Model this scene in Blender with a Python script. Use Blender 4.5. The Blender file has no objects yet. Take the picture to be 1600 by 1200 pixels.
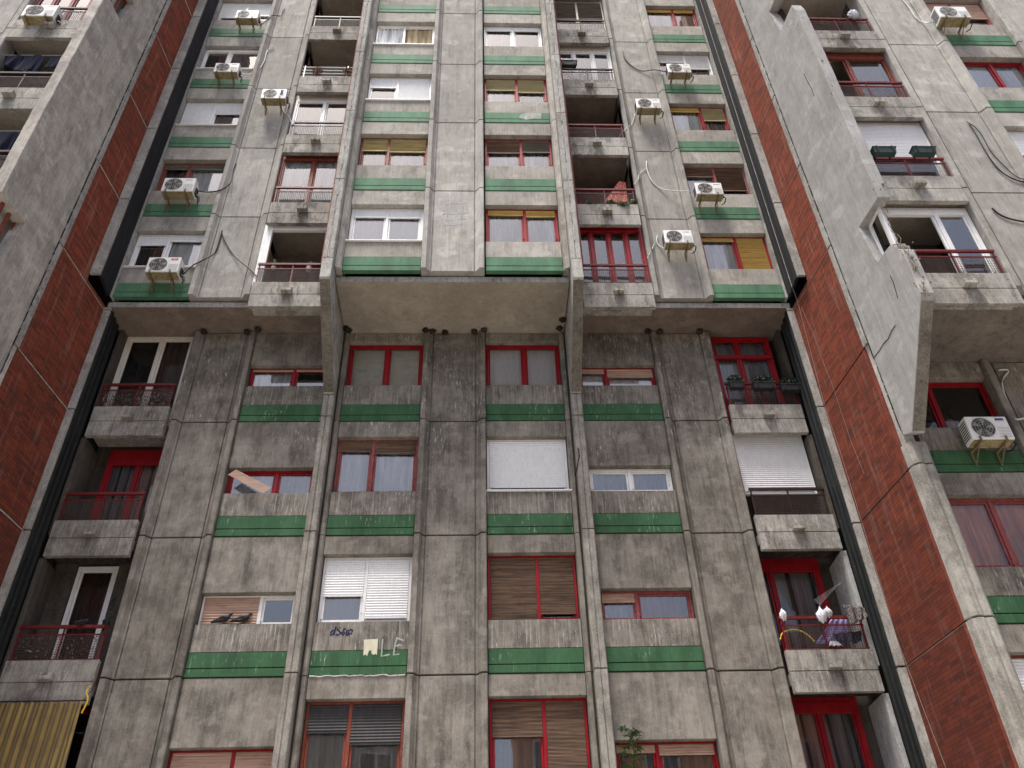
import bpy, bmesh, math, random
from mathutils import Vector, Matrix
R_ = math.radians
random.seed(7)
SC = bpy.context.scene
COL = SC.collection

# ------------------------------------------------------------------ camera
F_PX, PITCH, YAW, ROLL = 1348.339, 0.6739, 0.0483, -0.0322
CX, CZ = 0.58, 1.6
fw = Vector((math.sin(YAW)*math.cos(PITCH), math.cos(YAW)*math.cos(PITCH), math.sin(PITCH)))
rt0 = Vector((math.cos(YAW), -math.sin(YAW), 0)); up0 = rt0.cross(fw)
rt = rt0*math.cos(ROLL) + up0*math.sin(ROLL)
up = -rt0*math.sin(ROLL) + up0*math.cos(ROLL)
cam_d = bpy.data.cameras.new('camera'); cam = bpy.data.objects.new('camera', cam_d); COL.objects.link(cam)
cam_d.sensor_fit = 'HORIZONTAL'; cam_d.sensor_width = 36.0; cam_d.lens = F_PX/1600*36.0
cam_d.clip_start = 0.1; cam_d.clip_end = 2000
cam.matrix_world = Matrix(((rt.x, up.x, -fw.x, CX), (rt.y, up.y, -fw.y, 0), (rt.z, up.z, -fw.z, CZ), (0, 0, 0, 1)))
SC.camera = cam
CAM = Vector((CX, 0, CZ))
def at(px, py, Y):
    """world point on the vertical plane y = Y seen at a photo pixel (used to read positions off the photograph)"""
    d = fw + rt*((px-800)/F_PX) + up*((600-py)/F_PX)
    return CAM + d*(Y/d.y)

# ------------------------------------------------------------------ light
SUN_EL, SUN_AZ = R_(72), R_(214)          # azimuth measured from +Y clockwise: from the left, behind the viewer
w = bpy.data.worlds.new('World'); SC.world = w; w.use_nodes = True
nt = w.node_tree; bg = nt.nodes['Background']
sky = nt.nodes.new('ShaderNodeTexSky'); sky.sky_type = 'NISHITA'; sky.sun_disc = False
sky.sun_elevation = SUN_EL; sky.sun_rotation = SUN_AZ
sky.dust_density = 6.0; sky.air_density = 1.0; sky.ozone_density = 1.0; sky.altitude = 200
nt.links.new(sky.outputs[0], bg.inputs[0]); bg.inputs[1].default_value = 0.15
sd = bpy.data.lights.new('sun', 'SUN'); sun = bpy.data.objects.new('sun', sd); COL.objects.link(sun)
sd.energy = 3.6; sd.angle = R_(16); sd.color = (1.0, 0.965, 0.91)
dv = Vector((math.sin(SUN_AZ)*math.cos(SUN_EL), math.cos(SUN_AZ)*math.cos(SUN_EL), math.sin(SUN_EL)))
sun.rotation_euler = dv.to_track_quat('Z', 'Y').to_euler()
SC.view_settings.view_transform = 'Standard'; SC.view_settings.look = 'None'
SC.view_settings.exposure = 0.72; SC.view_settings.gamma = 1.0
SC.view_settings.use_curve_mapping = False
SC.render.engine = 'CYCLES'
SC.cycles.max_bounces = 8; SC.cycles.transparent_max_bounces = 12
SC.cycles.use_denoising = True

# ------------------------------------------------------------------ materials
def _in(nt, node, key, val):
    s = node.inputs[key]
    if isinstance(val, bpy.types.NodeSocket): nt.links.new(val, s)
    else: s.default_value = val
class NT:
    def __init__(self, name):
        self.m = bpy.data.materials.new(name); self.m.use_nodes = True
        self.t = self.m.node_tree; self.b = self.t.nodes['Principled BSDF']
        self.out = self.t.nodes['Material Output']
    def n(self, typ, **kw):
        nd = self.t.nodes.new(typ)
        for k, v in kw.items():
            if k.startswith('_'): setattr(nd, k[1:], v)
        for k, v in kw.items():
            if not k.startswith('_'):
                key = int(k[1:]) if k[0] == 'i' and k[1:].isdigit() else k.replace('0', ' ')
                _in(self.t, nd, key, v)
        return nd
    def pos(self, s=(1, 1, 1), off=(0, 0, 0)):
        g = self.n('ShaderNodeNewGeometry')
        return self.n('ShaderNodeMapping', Vector=g.outputs['Position'], Scale=s, Location=off).outputs[0]
    def noise(self, vec, scale, detail=4, rough=.55):
        return self.n('ShaderNodeTexNoise', Vector=vec, Scale=scale, Detail=detail, Roughness=rough).outputs[0]
    def ramp(self, fac, a, b, ca=0., cb=1.):
        return self.n('ShaderNodeMapRange', Value=fac, i1=a, i2=b, i3=ca, i4=cb).outputs[0]
    def math(self, op, a, b=0.):
        return self.n('ShaderNodeMath', _operation=op, i0=a, i1=b).outputs[0]
    def mix(self, f, a, b, mode='MIX'):
        nd = self.n('ShaderNodeMix', _data_type='RGBA', _blend_type=mode)
        _in(self.t, nd, 0, f)
        for i, v in ((6, a), (7, b)):
            if not isinstance(v, bpy.types.NodeSocket): v = (*v[:3], 1)
            _in(self.t, nd, i, v)
        return nd.outputs[2]
    def bump(self, h, strength=.3, dist=.02):
        b = self.n('ShaderNodeBump', Strength=strength, Distance=dist, Height=h)
        self.t.links.new(b.outputs[0], self.b.inputs['Normal'])
    def base(self, c): _in(self.t, self.b, 'Base Color', c if isinstance(c, bpy.types.NodeSocket) else (*c, 1))
    def rough(self, r): _in(self.t, self.b, 'Roughness', r)

def concrete(name, light, dark, brown=(.14, .095, .065), brown_amt=.5, guano=0., gz=(10.5, 15.5), board=.25, moss=0., seed=0., black=.35, gr=1., ct=.052, drip=0., spout=False):
    k = NT(name)
    p = k.pos(off=(seed, seed*1.7, seed*.6))
    blot = k.noise(p, .9, 9, .62)
    blot2 = k.noise(k.pos(off=(seed+9, 3, 5)), 3.2, 8, .65)
    streak = k.noise(k.pos((5.5, 5.5, .42), (seed, 4, 2)), 1.6, 6, .6)
    fine = k.noise(k.pos((14, 14, 1.3), (seed, 1, 2)), 2.2, 5, .6)
    grain = k.noise(p, 30, 4, .75)
    grit = k.noise(k.pos((1, 1, .35), (seed, 3, 3)), 17, 5, .75)
    warp = k.noise(k.pos((1.6, 1.6, 1.1), (seed+4, 9, 2)), 1.1, 10, .68)
    f = k.math('ADD', k.math('MULTIPLY', blot, .3), k.math('ADD', k.math('MULTIPLY', blot2, .23), k.math('ADD', k.math('MULTIPLY', streak, .22), k.math('MULTIPLY', warp, .25))))
    c = k.mix(k.ramp(f, .503-ct, .503+ct), dark, light)
    pale = k.noise(k.pos((1.1, 1.1, 1.5), (seed+14, 2, 6)), 1.7, 7, .6)
    c = k.mix(k.ramp(pale, .56, .64, 0, .45), c, tuple(min(.75, x*1.3) for x in light))
    c = k.mix(k.ramp(streak, .52, .68, 0, brown_amt), c, brown)
    c = k.mix(k.ramp(fine, .55, .72, 0, .22), c, tuple(x*1.35 for x in light))
    c = k.mix(k.ramp(fine, .44, .3, 0, .35), c, tuple(x*.5 for x in dark))
    # black weathering patches with a shape of their own
    bl = k.noise(k.pos((2.4, 2.4, .8), (seed+3, 7, 1)), 1.4, 9, .72)
    c = k.mix(k.ramp(bl, .53, .63, 0, black), c, tuple(x*.28 for x in dark))
    if board:
        bd = k.n('ShaderNodeTexNoise', Vector=k.pos((.25, .25, 9), (seed, 2, 2)), Scale=2.0, Detail=3, Roughness=.5).outputs[0]
        c = k.mix(k.ramp(bd, .55, .72, 0, board), c, tuple(x*.62 for x in dark))
    pits = k.n('ShaderNodeTexVoronoi', Vector=k.pos((1, 1, .8), (seed, 0, 0)), Scale=22., Randomness=1.).outputs[0]
    c = k.mix(k.ramp(pits, .09, .05, 0, .5*gr), c, tuple(x*.3 for x in dark))
    wet = k.noise(k.pos((7, 7, .22), (seed+2, 5, 3)), 1.3, 5, .55)
    c = k.mix(k.ramp(wet, .57, .70, 0, .22), c, tuple(x*.55 for x in dark))
    c = k.mix(k.ramp(wet, .43, .33, 0, .2), c, tuple(min(.8, x*1.25) for x in light))
    if spout:
        gx = k.n('ShaderNodeSeparateXYZ', Vector=k.n('ShaderNodeTexCoord').outputs['Generated']).outputs[0]
        sn = k.noise(k.pos((5, 5, 2.2), (seed, 1, 7)), 1.3, 8, .7)
        rn_ = k.n('ShaderNodeObjectInfo').outputs['Random']
        dd = k.math('ADD', k.math('ABSOLUTE', k.math('SUBTRACT', gx, k.ramp(rn_, 0, 1, .42, .58))), k.math('MULTIPLY', k.math('SUBTRACT', sn, .5), 1.1))
        c = k.mix(k.math('MULTIPLY', k.ramp(dd, .15, .03, 0, .85), k.ramp(k.math('FRACT', k.math('MULTIPLY', rn_, 7.3)), 0, 1, .25, 1.)), c, (.06, .053, .045))
        c = k.mix(k.math('MULTIPLY', k.ramp(dd, .1, -.02), .35), c, (.2, .19, .15))
    if drip:
        dr = k.noise(k.pos((26, 26, 1.1), (seed, 9, 4)), 1.0, 4, .6)
        dr2 = k.noise(k.pos((48, 48, 5), (seed, 2, 4)), 1.0, 3, .6)
        c = k.mix(k.ramp(dr, .56, .68, 0, drip*.8), c, (.05, .043, .036))
        c = k.mix(k.ramp(dr, .44, .32, 0, drip*.8), c, (.58, .56, .52))
        c = k.mix(k.ramp(dr2, .60, .68, 0, drip*.6), c, (.04, .035, .03))
    if guano:
        g1 = k.noise(k.pos((30, 30, 4.5), (1, seed, 0)), 1.0, 3, .6)
        g2 = k.noise(k.pos((1.2, 1.2, .5), (seed*2, 5, 8)), 1.3, 5, .6)
        sx = k.n('ShaderNodeSeparateXYZ', Vector=k.pos()).outputs[2]
        zm = k.math('MULTIPLY', k.ramp(sx, gz[0], gz[0]+2.0), guano)
        m = k.math('MULTIPLY', k.ramp(g1, .60, .66), k.ramp(g2, .45, .6))
        c = k.mix(k.math('MULTIPLY', m, zm), c, (.62, .6, .56))
        k2 = k.math('MULTIPLY', k.ramp(g1, .42, .36), k.ramp(g2, .45, .6))
        c = k.mix(k.math('MULTIPLY', k2, k.math('MULTIPLY', zm, .7)), c, (.03, .027, .022))
    c = k.mix(k.ramp(grain, .5, .66, 0, .5*gr), c, tuple(min(.8, x*1.55) for x in light))
    c = k.mix(k.ramp(grit, .47, .34, 0, .55*gr), c, tuple(x*.42 for x in dark))
    if moss:
        mo = k.noise(k.pos(off=(2, 8, seed)), 6, 6, .7)
        c = k.mix(k.ramp(mo, .55, .66, 0, moss), c, (.02, .018, .012))
    c = k.mix(1., c, (1.0, .995, .965), 'MULTIPLY')
    rnd = k.n('ShaderNodeObjectInfo').outputs['Random']
    c = k.mix(k.math('MULTIPLY', rnd, .38), c, k.mix(1., c, (.52, .50, .48), 'MULTIPLY'))
    k.base(c); k.rough(.9); k.b.inputs['Specular IOR Level'].default_value = .12
    h = k.math('ADD', k.math('MULTIPLY', grain, .5), k.math('ADD', k.math('MULTIPLY', blot2, .8), k.math('MULTIPLY', k.ramp(pits, .12, .04), -.6)))
    k.bump(h, .45, .012)
    return k.m
def paint(name, c, rough=.45, var=.25, chips=None, chip_amt=.0, metal=0.):
    k = NT(name)
    n1 = k.noise(k.pos((3, 3, 1)), 3.5, 6, .6)
    col = k.mix(k.ramp(n1, .3, .7), tuple(x*(1-var) for x in c), tuple(min(1, x*(1+var)) for x in c))
    if chips:
        n2 = k.noise(k.pos((20, 20, 5)), 2.0, 5, .7)
        col = k.mix(k.ramp(n2, .58, .66, 0, chip_amt), col, chips)
    n3 = k.noise(k.pos((40, 40, 6)), 1.3, 4, .6)
    col = k.mix(k.ramp(n3, .5, .75, 0, .35), col, tuple(x*.45 for x in c))
    k.base(col); k.rough(rough); k.b.inputs['Metallic'].default_value = metal; k.b.inputs['Specular IOR Level'].default_value = .22
    k.bump(n3, .12, .004)
    return k.m
def green_paint(name, c, guano):
    k = NT(name)
    n1 = k.noise(k.pos((1.5, 1.5, .6)), 2.2, 7, .6)
    col = k.mix(k.ramp(n1, .32, .68), tuple(x*.72 for x in c), tuple(x*1.22 for x in c))
    n2 = k.noise(k.pos((22, 22, 1.4)), 1.6, 5, .6)
    col = k.mix(k.ramp(n2, .55, .75, 0, .45), col, tuple(x*.45 for x in c))
    col = k.mix(k.ramp(n2, .45, .3, 0, .22), col, (.15, .22, .17))
    g1 = k.noise(k.pos((34, 34, 5)), 1.0, 3, .6)
    g2 = k.noise(k.pos((1.3, 1.3, .7), (4, 5, 8)), 1.3, 5, .6)
    col = k.mix(k.math('MULTIPLY', k.ramp(g1, .62, .67), k.ramp(g2, .5 - guano*.2, .62, 0, .35+guano*.5)), col, (.55, .56, .52))
    r = k.noise(k.pos((3, 3, .8), (7, 7, 1)), 1.4, 6, .65)
    col = k.mix(k.ramp(r, .58, .72, 0, .5), col, (.08, .075, .05))
    k.base(col); k.rough(.7); k.b.inputs['Specular IOR Level'].default_value = .12; k.bump(n2, .1, .004)
    return k.m
def brick_tile(name):
    k = NT(name)
    g = k.n('ShaderNodeSeparateXYZ', Vector=k.pos())
    v = k.n('ShaderNodeCombineXYZ', X=g.outputs[1], Y=g.outputs[2], Z=0.)
    b = k.n('ShaderNodeTexBrick', Vector=v.outputs[0], Color1=(.165, .044, .026, 1), Color2=(.10, .028, .018, 1), Mortar=(.04, .015, .012, 1),
            Scale=1., Mortar0Size=.004, Mortar0Smooth=.2, Bias=-.1, Brick0Width=.25, Row0Height=.067)
    # per tile tone
    row = k.math('FLOOR', k.math('DIVIDE', g.outputs[2], .067))
    cx = k.math('FLOOR', k.math('ADD', k.math('DIVIDE', g.outputs[1], .25), k.math('MULTIPLY', k.math('MODULO', row, 2.), .5)))
    wn = k.n('ShaderNodeTexWhiteNoise', _noise_dimensions='2D', Vector=k.n('ShaderNodeCombineXYZ', X=cx, Y=row, Z=0.).outputs[0]).outputs[0]
    c = k.mix(k.ramp(wn, .72, .98, 0, .6), b.outputs[0], (.20, .043, .022))
    c = k.mix(k.ramp(wn, .22, .0, 0, .7), c, (.05, .024, .021))
    big = k.noise(k.pos((1, 1, .6)), .8, 7, .62)
    c = k.mix(k.ramp(big, .5, .64, 0, .4), c, (.085, .027, .02))
    c = k.mix(k.ramp(k.noise(k.pos((2, 5, .5)), 1.6, 6, .6), .55, .72, 0, .25), c, (.34, .22, .18))
    sc = k.noise(k.pos((3, 30, .6)), 1.2, 3, .5)
    c = k.mix(k.ramp(sc, .70, .74, 0, .3), c, (.42, .33, .3))
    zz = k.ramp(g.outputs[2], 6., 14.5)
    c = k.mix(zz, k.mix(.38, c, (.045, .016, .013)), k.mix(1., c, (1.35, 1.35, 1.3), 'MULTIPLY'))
    k.base(c); k.rough(.85); k.b.inputs['Specular IOR Level'].default_value = .1
    k.bump(k.math('SUBTRACT', 1., b.outputs[1]), .5, .006)
    return k.m
def glass(name, ior=2.3, tint=(1, 1, 1), dirt=.03):
    k = NT(name)
    tr = k.n('ShaderNodeBsdfTransparent', Color=(*[x*.95 for x in tint], 1))
    wob = k.noise(k.pos(), 1.1, 2, .5)
    bmp = k.n('ShaderNodeBump', Strength=.03, Distance=.05, Height=wob)
    gl = k.n('ShaderNodeBsdfGlossy', Color=(1, 1, 1, 1), Roughness=.02, Normal=bmp.outputs[0])
    fr = k.n('ShaderNodeFresnel', IOR=ior)
    mx = k.n('ShaderNodeMixShader', i0=fr.outputs[0], i1=tr.outputs[0], i2=gl.outputs[0])
    df = k.n('ShaderNodeBsdfDiffuse', Color=(.35, .34, .32, 1))
    dn = k.noise(k.pos(), 9, 6, .7)
    m2 = k.n('ShaderNodeMixShader', i0=k.ramp(dn, .35, .8, 0, dirt*2), i1=mx.outputs[0], i2=df.outputs[0])
    k.t.links.new(m2.outputs[0], k.out.inputs[0])
    return k.m
def cloth_mat(name, c, pattern=None, transl=.0):
    k = NT(name)
    n1 = k.noise(k.pos((5, 5, .5)), 1.6, 3, .5)
    col = k.mix(k.ramp(n1, .38, .62), tuple(x*.6 for x in c), tuple(min(1, x*1.08) for x in c))  # vertical stripes put fold shading into the cloth colour
    if pattern:
        v = k.n('ShaderNodeTexVoronoi', Vector=k.pos(), Scale=pattern[1], _feature='DISTANCE_TO_EDGE').outputs[0]
        col = k.mix(k.ramp(v, .08, .02, 0, .8), col, pattern[0])
    k.base(col); k.rough(.95); k.b.inputs['Specular IOR Level'].default_value = .1
    k.bump(n1, .2, .01)
    return k.m
def lace_mat(name, c):
    k = NT(name)
    v = k.n('ShaderNodeTexVoronoi', Vector=k.pos((1, 1, 1)), Scale=14., _feature='F1').outputs[0]
    wv = k.n('ShaderNodeTexWave', Vector=k.pos((1, 1, 1.2)), Scale=2.2, Distortion=9., Detail=1.).outputs[1]
    col = k.mix(k.ramp(wv, .3, .7, 0, .25), c, tuple(x*.6 for x in c))
    col = k.mix(k.ramp(v, .16, .26, .0, .35), (1., 1., 1.), col)
    k.base(col); k.rough(.95)
    return k.m
def blind_mat(name, c, c2, lines=30.):
    k = NT(name)
    s = k.n('ShaderNodeSeparateXYZ', Vector=k.pos())
    n = k.noise(k.pos((1.2, 1.2, 45)), 1.0, 4, .65)
    n2 = k.noise(k.pos((2.5, 2.5, 6)), 1.6, 5, .6)
    col = k.mix(k.ramp(n, .38, .62), c2, c)
    col = k.mix(k.ramp(n2, .5, .7, 0, .45), col, tuple(x*.5 for x in c2))
    k.base(col); k.rough(.7); k.bump(n, .4, .01)
    return k.m
def leaf_mat(name, a, b):
    k = NT(name)
    n = k.noise(k.pos(), 14, 3, .6)
    k.base(k.mix(k.ramp(n, .35, .65), a, b)); k.rough(.55)
    k.b.inputs['Subsurface Weight'].default_value = 0.0
    return k.m
def stripe_mat(name):
    k = NT(name)
    s = k.n('ShaderNodeSeparateXYZ', Vector=k.pos())
    f = k.math('FRACT', k.math('MULTIPLY', s.outputs[0], 12.3))
    f2 = k.math('FRACT', k.math('MULTIPLY', s.outputs[0], 24.6))
    c = k.mix(k.math('GREATER_THAN', f, .5), (.27, .175, .045), (.10, .075, .035))
    c = k.mix(k.math('MULTIPLY', k.math('GREATER_THAN', f2, .85), .7), c, (.2, .15, .07))
    n = k.noise(k.pos(), 3, 5, .6)
    c = k.mix(k.ramp(n, .4, .7, 0, .5), c, (.06, .045, .03))
    k.base(c); k.rough(.9)
    return k.m

M = {}
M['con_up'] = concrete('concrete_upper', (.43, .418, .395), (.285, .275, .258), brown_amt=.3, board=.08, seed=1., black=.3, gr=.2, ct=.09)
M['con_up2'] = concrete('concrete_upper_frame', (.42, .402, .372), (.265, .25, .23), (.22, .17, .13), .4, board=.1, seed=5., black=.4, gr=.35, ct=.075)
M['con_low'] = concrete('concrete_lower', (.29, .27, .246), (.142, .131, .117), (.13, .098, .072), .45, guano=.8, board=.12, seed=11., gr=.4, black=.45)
M['con_sp'] = concrete('concrete_spandrel_stained', (.30, .282, .256), (.142, .131, .118), (.13, .095, .07), .45, guano=.7, gz=(5, 40), board=.05, seed=19., gr=.4, drip=.55)
M['con_low2'] = concrete('concrete_lower_frame', (.30, .28, .252), (.15, .138, .122), (.14, .10, .075), .5, guano=.7, board=.05, seed=15., gr=.4)
M['con_wing'] = concrete('concrete_side_wall', (.40, .397, .395), (.285, .28, .275), (.26, .247, .23), .25, board=0, seed=21., black=.12, gr=.3, ct=.075)
M['con_wingL'] = concrete('concrete_side_wall_worn', (.44, .415, .385), (.27, .25, .23), (.24, .205, .175), .45, board=0, seed=25., black=.3, gr=.35)
M['con_edge'] = concrete('concrete_edge', (.40, .392, .375), (.24, .232, .218), (.17, .13, .10), .4, board=0, seed=31.)
M['con_para'] = concrete('concrete_parapet', (.40, .385, .36), (.25, .237, .22), (.13, .11, .09), .35, board=.05, seed=35., black=.7, gr=.6, spout=True)
M['con_paral'] = concrete('concrete_parapet_lower', (.36, .345, .325), (.18, .168, .156), (.09, .075, .06), .45, guano=.5, gz=(0, 40), board=.1, seed=41., black=.6, drip=.35, gr=.6)
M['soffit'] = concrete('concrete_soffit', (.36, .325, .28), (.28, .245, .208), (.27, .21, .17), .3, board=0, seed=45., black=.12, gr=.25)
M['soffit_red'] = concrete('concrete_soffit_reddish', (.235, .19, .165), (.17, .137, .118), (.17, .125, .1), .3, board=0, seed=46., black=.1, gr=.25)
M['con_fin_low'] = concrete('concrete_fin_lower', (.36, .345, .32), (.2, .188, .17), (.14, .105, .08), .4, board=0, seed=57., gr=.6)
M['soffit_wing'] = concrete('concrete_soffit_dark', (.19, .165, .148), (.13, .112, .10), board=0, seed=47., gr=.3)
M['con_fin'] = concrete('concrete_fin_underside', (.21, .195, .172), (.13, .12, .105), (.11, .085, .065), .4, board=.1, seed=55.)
M['plaster'] = concrete('plaster_recess', (.28, .245, .21), (.2, .17, .145), (.25, .19, .15), .3, board=0, seed=51., black=.2)
M['plaster_white'] = concrete('plaster_white', (.4, .4, .41), (.3, .3, .31), (.4, .38, .35), .2, board=0, seed=52., black=.2)
M['plaster_low'] = concrete('plaster_lower_recess', (.10, .088, .077), (.06, .052, .046), (.1, .085, .07), .3, board=0, seed=53., black=.3)  # plaster darkened so its colour carries the recess shade
M['soffit_dark'] = concrete('balcony_ceiling_shade', (.05, .042, .04), (.03, .026, .025), board=0, seed=54.)  # near-black colour paints in the shade under the balconies
M['plaster_cream'] = paint('plaster_cream', (.62, .52, .38), .8, .12)
M['dark'] = paint('dark_interior', (.045, .042, .04), .9, .2)
M['joint'] = paint('joint_filler', (.02, .019, .018), .95, .2)
M['green'] = green_paint('green_panel', (.072, .168, .098), -.4)
M['green_low'] = green_paint('green_panel_streaked', (.042, .108, .052), .15)
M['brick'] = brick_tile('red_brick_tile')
M['red_edge'] = paint('red_tile_edge', (.17, .042, .028), .8, .35, (.35, .25, .2), .4)
M['red'] = paint('red_frame', (.26, .010, .015), .35, .25, (.1, .03, .03), .5)
M['redworn'] = paint('worn_red_frame', (.24, .06, .06), .6, .3, (.4, .3, .29), .75)
M['rust'] = paint('red_brown_frame', (.19, .045, .028), .6, .25, (.35, .22, .17), .7)
M['railred'] = paint('railing_red', (.12, .014, .014), .45, .3)
M['raildark'] = paint('railing_dark', (.03, .014, .013), .5, .3)
M['railwhite'] = paint('railing_pale', (.6, .6, .6), .4, .1)
M['white'] = paint('white_plastic', (.78, .78, .77), .35, .05, (.5, .48, .44), .25)
M['offwhite'] = paint('cream_frame', (.66, .62, .54), .5, .08, (.4, .36, .3), .3)
M['shutwhite'] = paint('white_shutter', (.74, .75, .76), .4, .05)
M['shutgrey'] = paint('grey_shutter', (.55, .55, .55), .5, .08)
M['shutdark'] = paint('dark_shutter', (.035, .033, .037), .5, .3)
M['shutpeach'] = blind_mat('peach_shutter', (.45, .30, .22), (.33, .2, .145))
M['bamboo'] = blind_mat('bamboo_blind', (.5, .42, .2), (.27, .2, .09))
M['ochre'] = blind_mat('ochre_blind', (.62, .44, .14), (.42, .27, .07))
M['khaki'] = blind_mat('khaki_blind', (.42, .38, .22), (.28, .25, .14))
M['brownbl'] = blind_mat('brown_blind', (.2, .12, .075), (.055, .03, .02))
M['browngrey'] = blind_mat('grey_brown_blind', (.17, .15, .12), (.07, .06, .05))
M['glass'] = glass('window_glass', 2.35)
M['glass_dim'] = glass('window_glass_soft', 1.7)
M['glass_dark'] = glass('window_glass_dim', 1.6, (.6, .6, .62))
M['curtain'] = cloth_mat('white_curtain', (.93, .94, .96))
M['curtain_g'] = cloth_mat('grey_curtain', (.6, .6, .6))
M['lace'] = lace_mat('lace_curtain', (.95, .95, .96))
M['curtain_o'] = cloth_mat('orange_curtain', (.98, .48, .26))
M['curtain_b'] = cloth_mat('brown_curtain', (.17, .1, .08))
M['curtain_p'] = cloth_mat('pink_curtain', (.8, .5, .42))
M['blindgrey'] = blind_mat('fabric_blind', (.95, .92, .70), (.80, .82, .80))
M['strip'] = paint('black_metal_strip', (.014, .014, .017), .8, .3, (.04, .04, .04), .25)
M['strip_low'] = paint('black_metal_strip_weathered', (.013, .015, .015), .6, .4, (.1, .12, .12), .3)
M['wire'] = paint('mesh_wire', (.08, .055, .05), .6, .2)
M['cable_b'] = paint('cable_black', (.015, .015, .015), .5, .1)
M['cable_w'] = paint('cable_white', (.6, .6, .58), .5, .1)
M['ac_white'] = paint('unit_casing', (.72, .72, .70), .4, .06, (.4, .35, .28), .3)
M['ac_under'] = paint('unit_underside_rusty', (.28, .23, .13), .8, .4, (.1, .06, .03), .7)
M['ac_dark'] = paint('unit_fan_dark', (.04, .04, .042), .5, .3)
M['ac_grille'] = paint('unit_grille', (.3, .29, .27), .5, .1)
M['ac_bracket'] = paint('unit_bracket', (.17, .13, .07), .7, .3)
M['mark_red'] = paint('mark_red', (.4, .02, .04), .4, .05)
M['mark_blue'] = paint('mark_blue', (.03, .03, .2), .4, .05)
M['nest'] = concrete('mud_nest', (.045, .035, .026), (.018, .014, .011), board=0, seed=61.)
M['graf_blue'] = paint('graffiti_blue', (.012, .015, .07), .6, .2)
M['graf_white'] = paint('graffiti_white', (.34, .36, .32), .9, .3, (.2, .25, .2), .6)
M['patch_cream'] = paint('paint_patch_cream', (.6, .57, .44), .8, .1)
M['mortar'] = concrete('mortar_filler', (.6, .58, .55), (.4, .38, .36), board=0, seed=66.)
M['leaf'] = leaf_mat('leaf_green', (.03, .075, .02), (.07, .14, .03))
M['leafdark'] = leaf_mat('leaf_dark', (.008, .02, .012), (.02, .05, .02))
M['dry'] = leaf_mat('dried_plant', (.13, .06, .035), (.22, .12, .07))
M['dirtleaf'] = leaf_mat('litter', (.05, .025, .02), (.4, .35, .28))
M['soil'] = paint('planter_dark', (.03, .03, .033), .5, .2)
M['planter_green'] = paint('planter_green', (.03, .055, .05), .5, .2)
M['navy'] = cloth_mat('navy_cloth', (.02, .022, .04))
M['greyblack'] = cloth_mat('black_patterned_cloth', (.05, .04, .042), ((.35, .3, .28), 28.))
M['lilac'] = cloth_mat('lilac_cloth', (.42, .36, .68))
M['bagwhite'] = cloth_mat('white_plastic_bag', (.58, .59, .63))
M['redcloth'] = cloth_mat('red_patterned_cloth', (.62, .12, .08), ((.8, .62, .55), 16.))
M['yellow'] = paint('yellow_hose', (.65, .42, .05), .4, .1)
M['stripe'] = stripe_mat('yellow_striped_canvas')
M['bird'] = paint('bird_feather', (.02, .02, .024), .6, .4, (.3, .3, .33), .3)
M['bark'] = paint('bark', (.08, .06, .04), .9, .3)
M['asphalt'] = concrete('asphalt', (.06, .06, .062), (.04, .04, .042), board=0, seed=71.)
M['paving'] = concrete('paving', (.5, .48, .45), (.38, .36, .34), board=0, seed=75.)
M['opp_brick'] = concrete('opposite_brick', (.55, .24, .13), (.42, .17, .09), (.3, .15, .1), .3, board=.3, seed=81.)
M['opp_grey'] = concrete('opposite_render', (.45, .42, .38), (.36, .33, .3), board=0, seed=82.)

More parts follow.
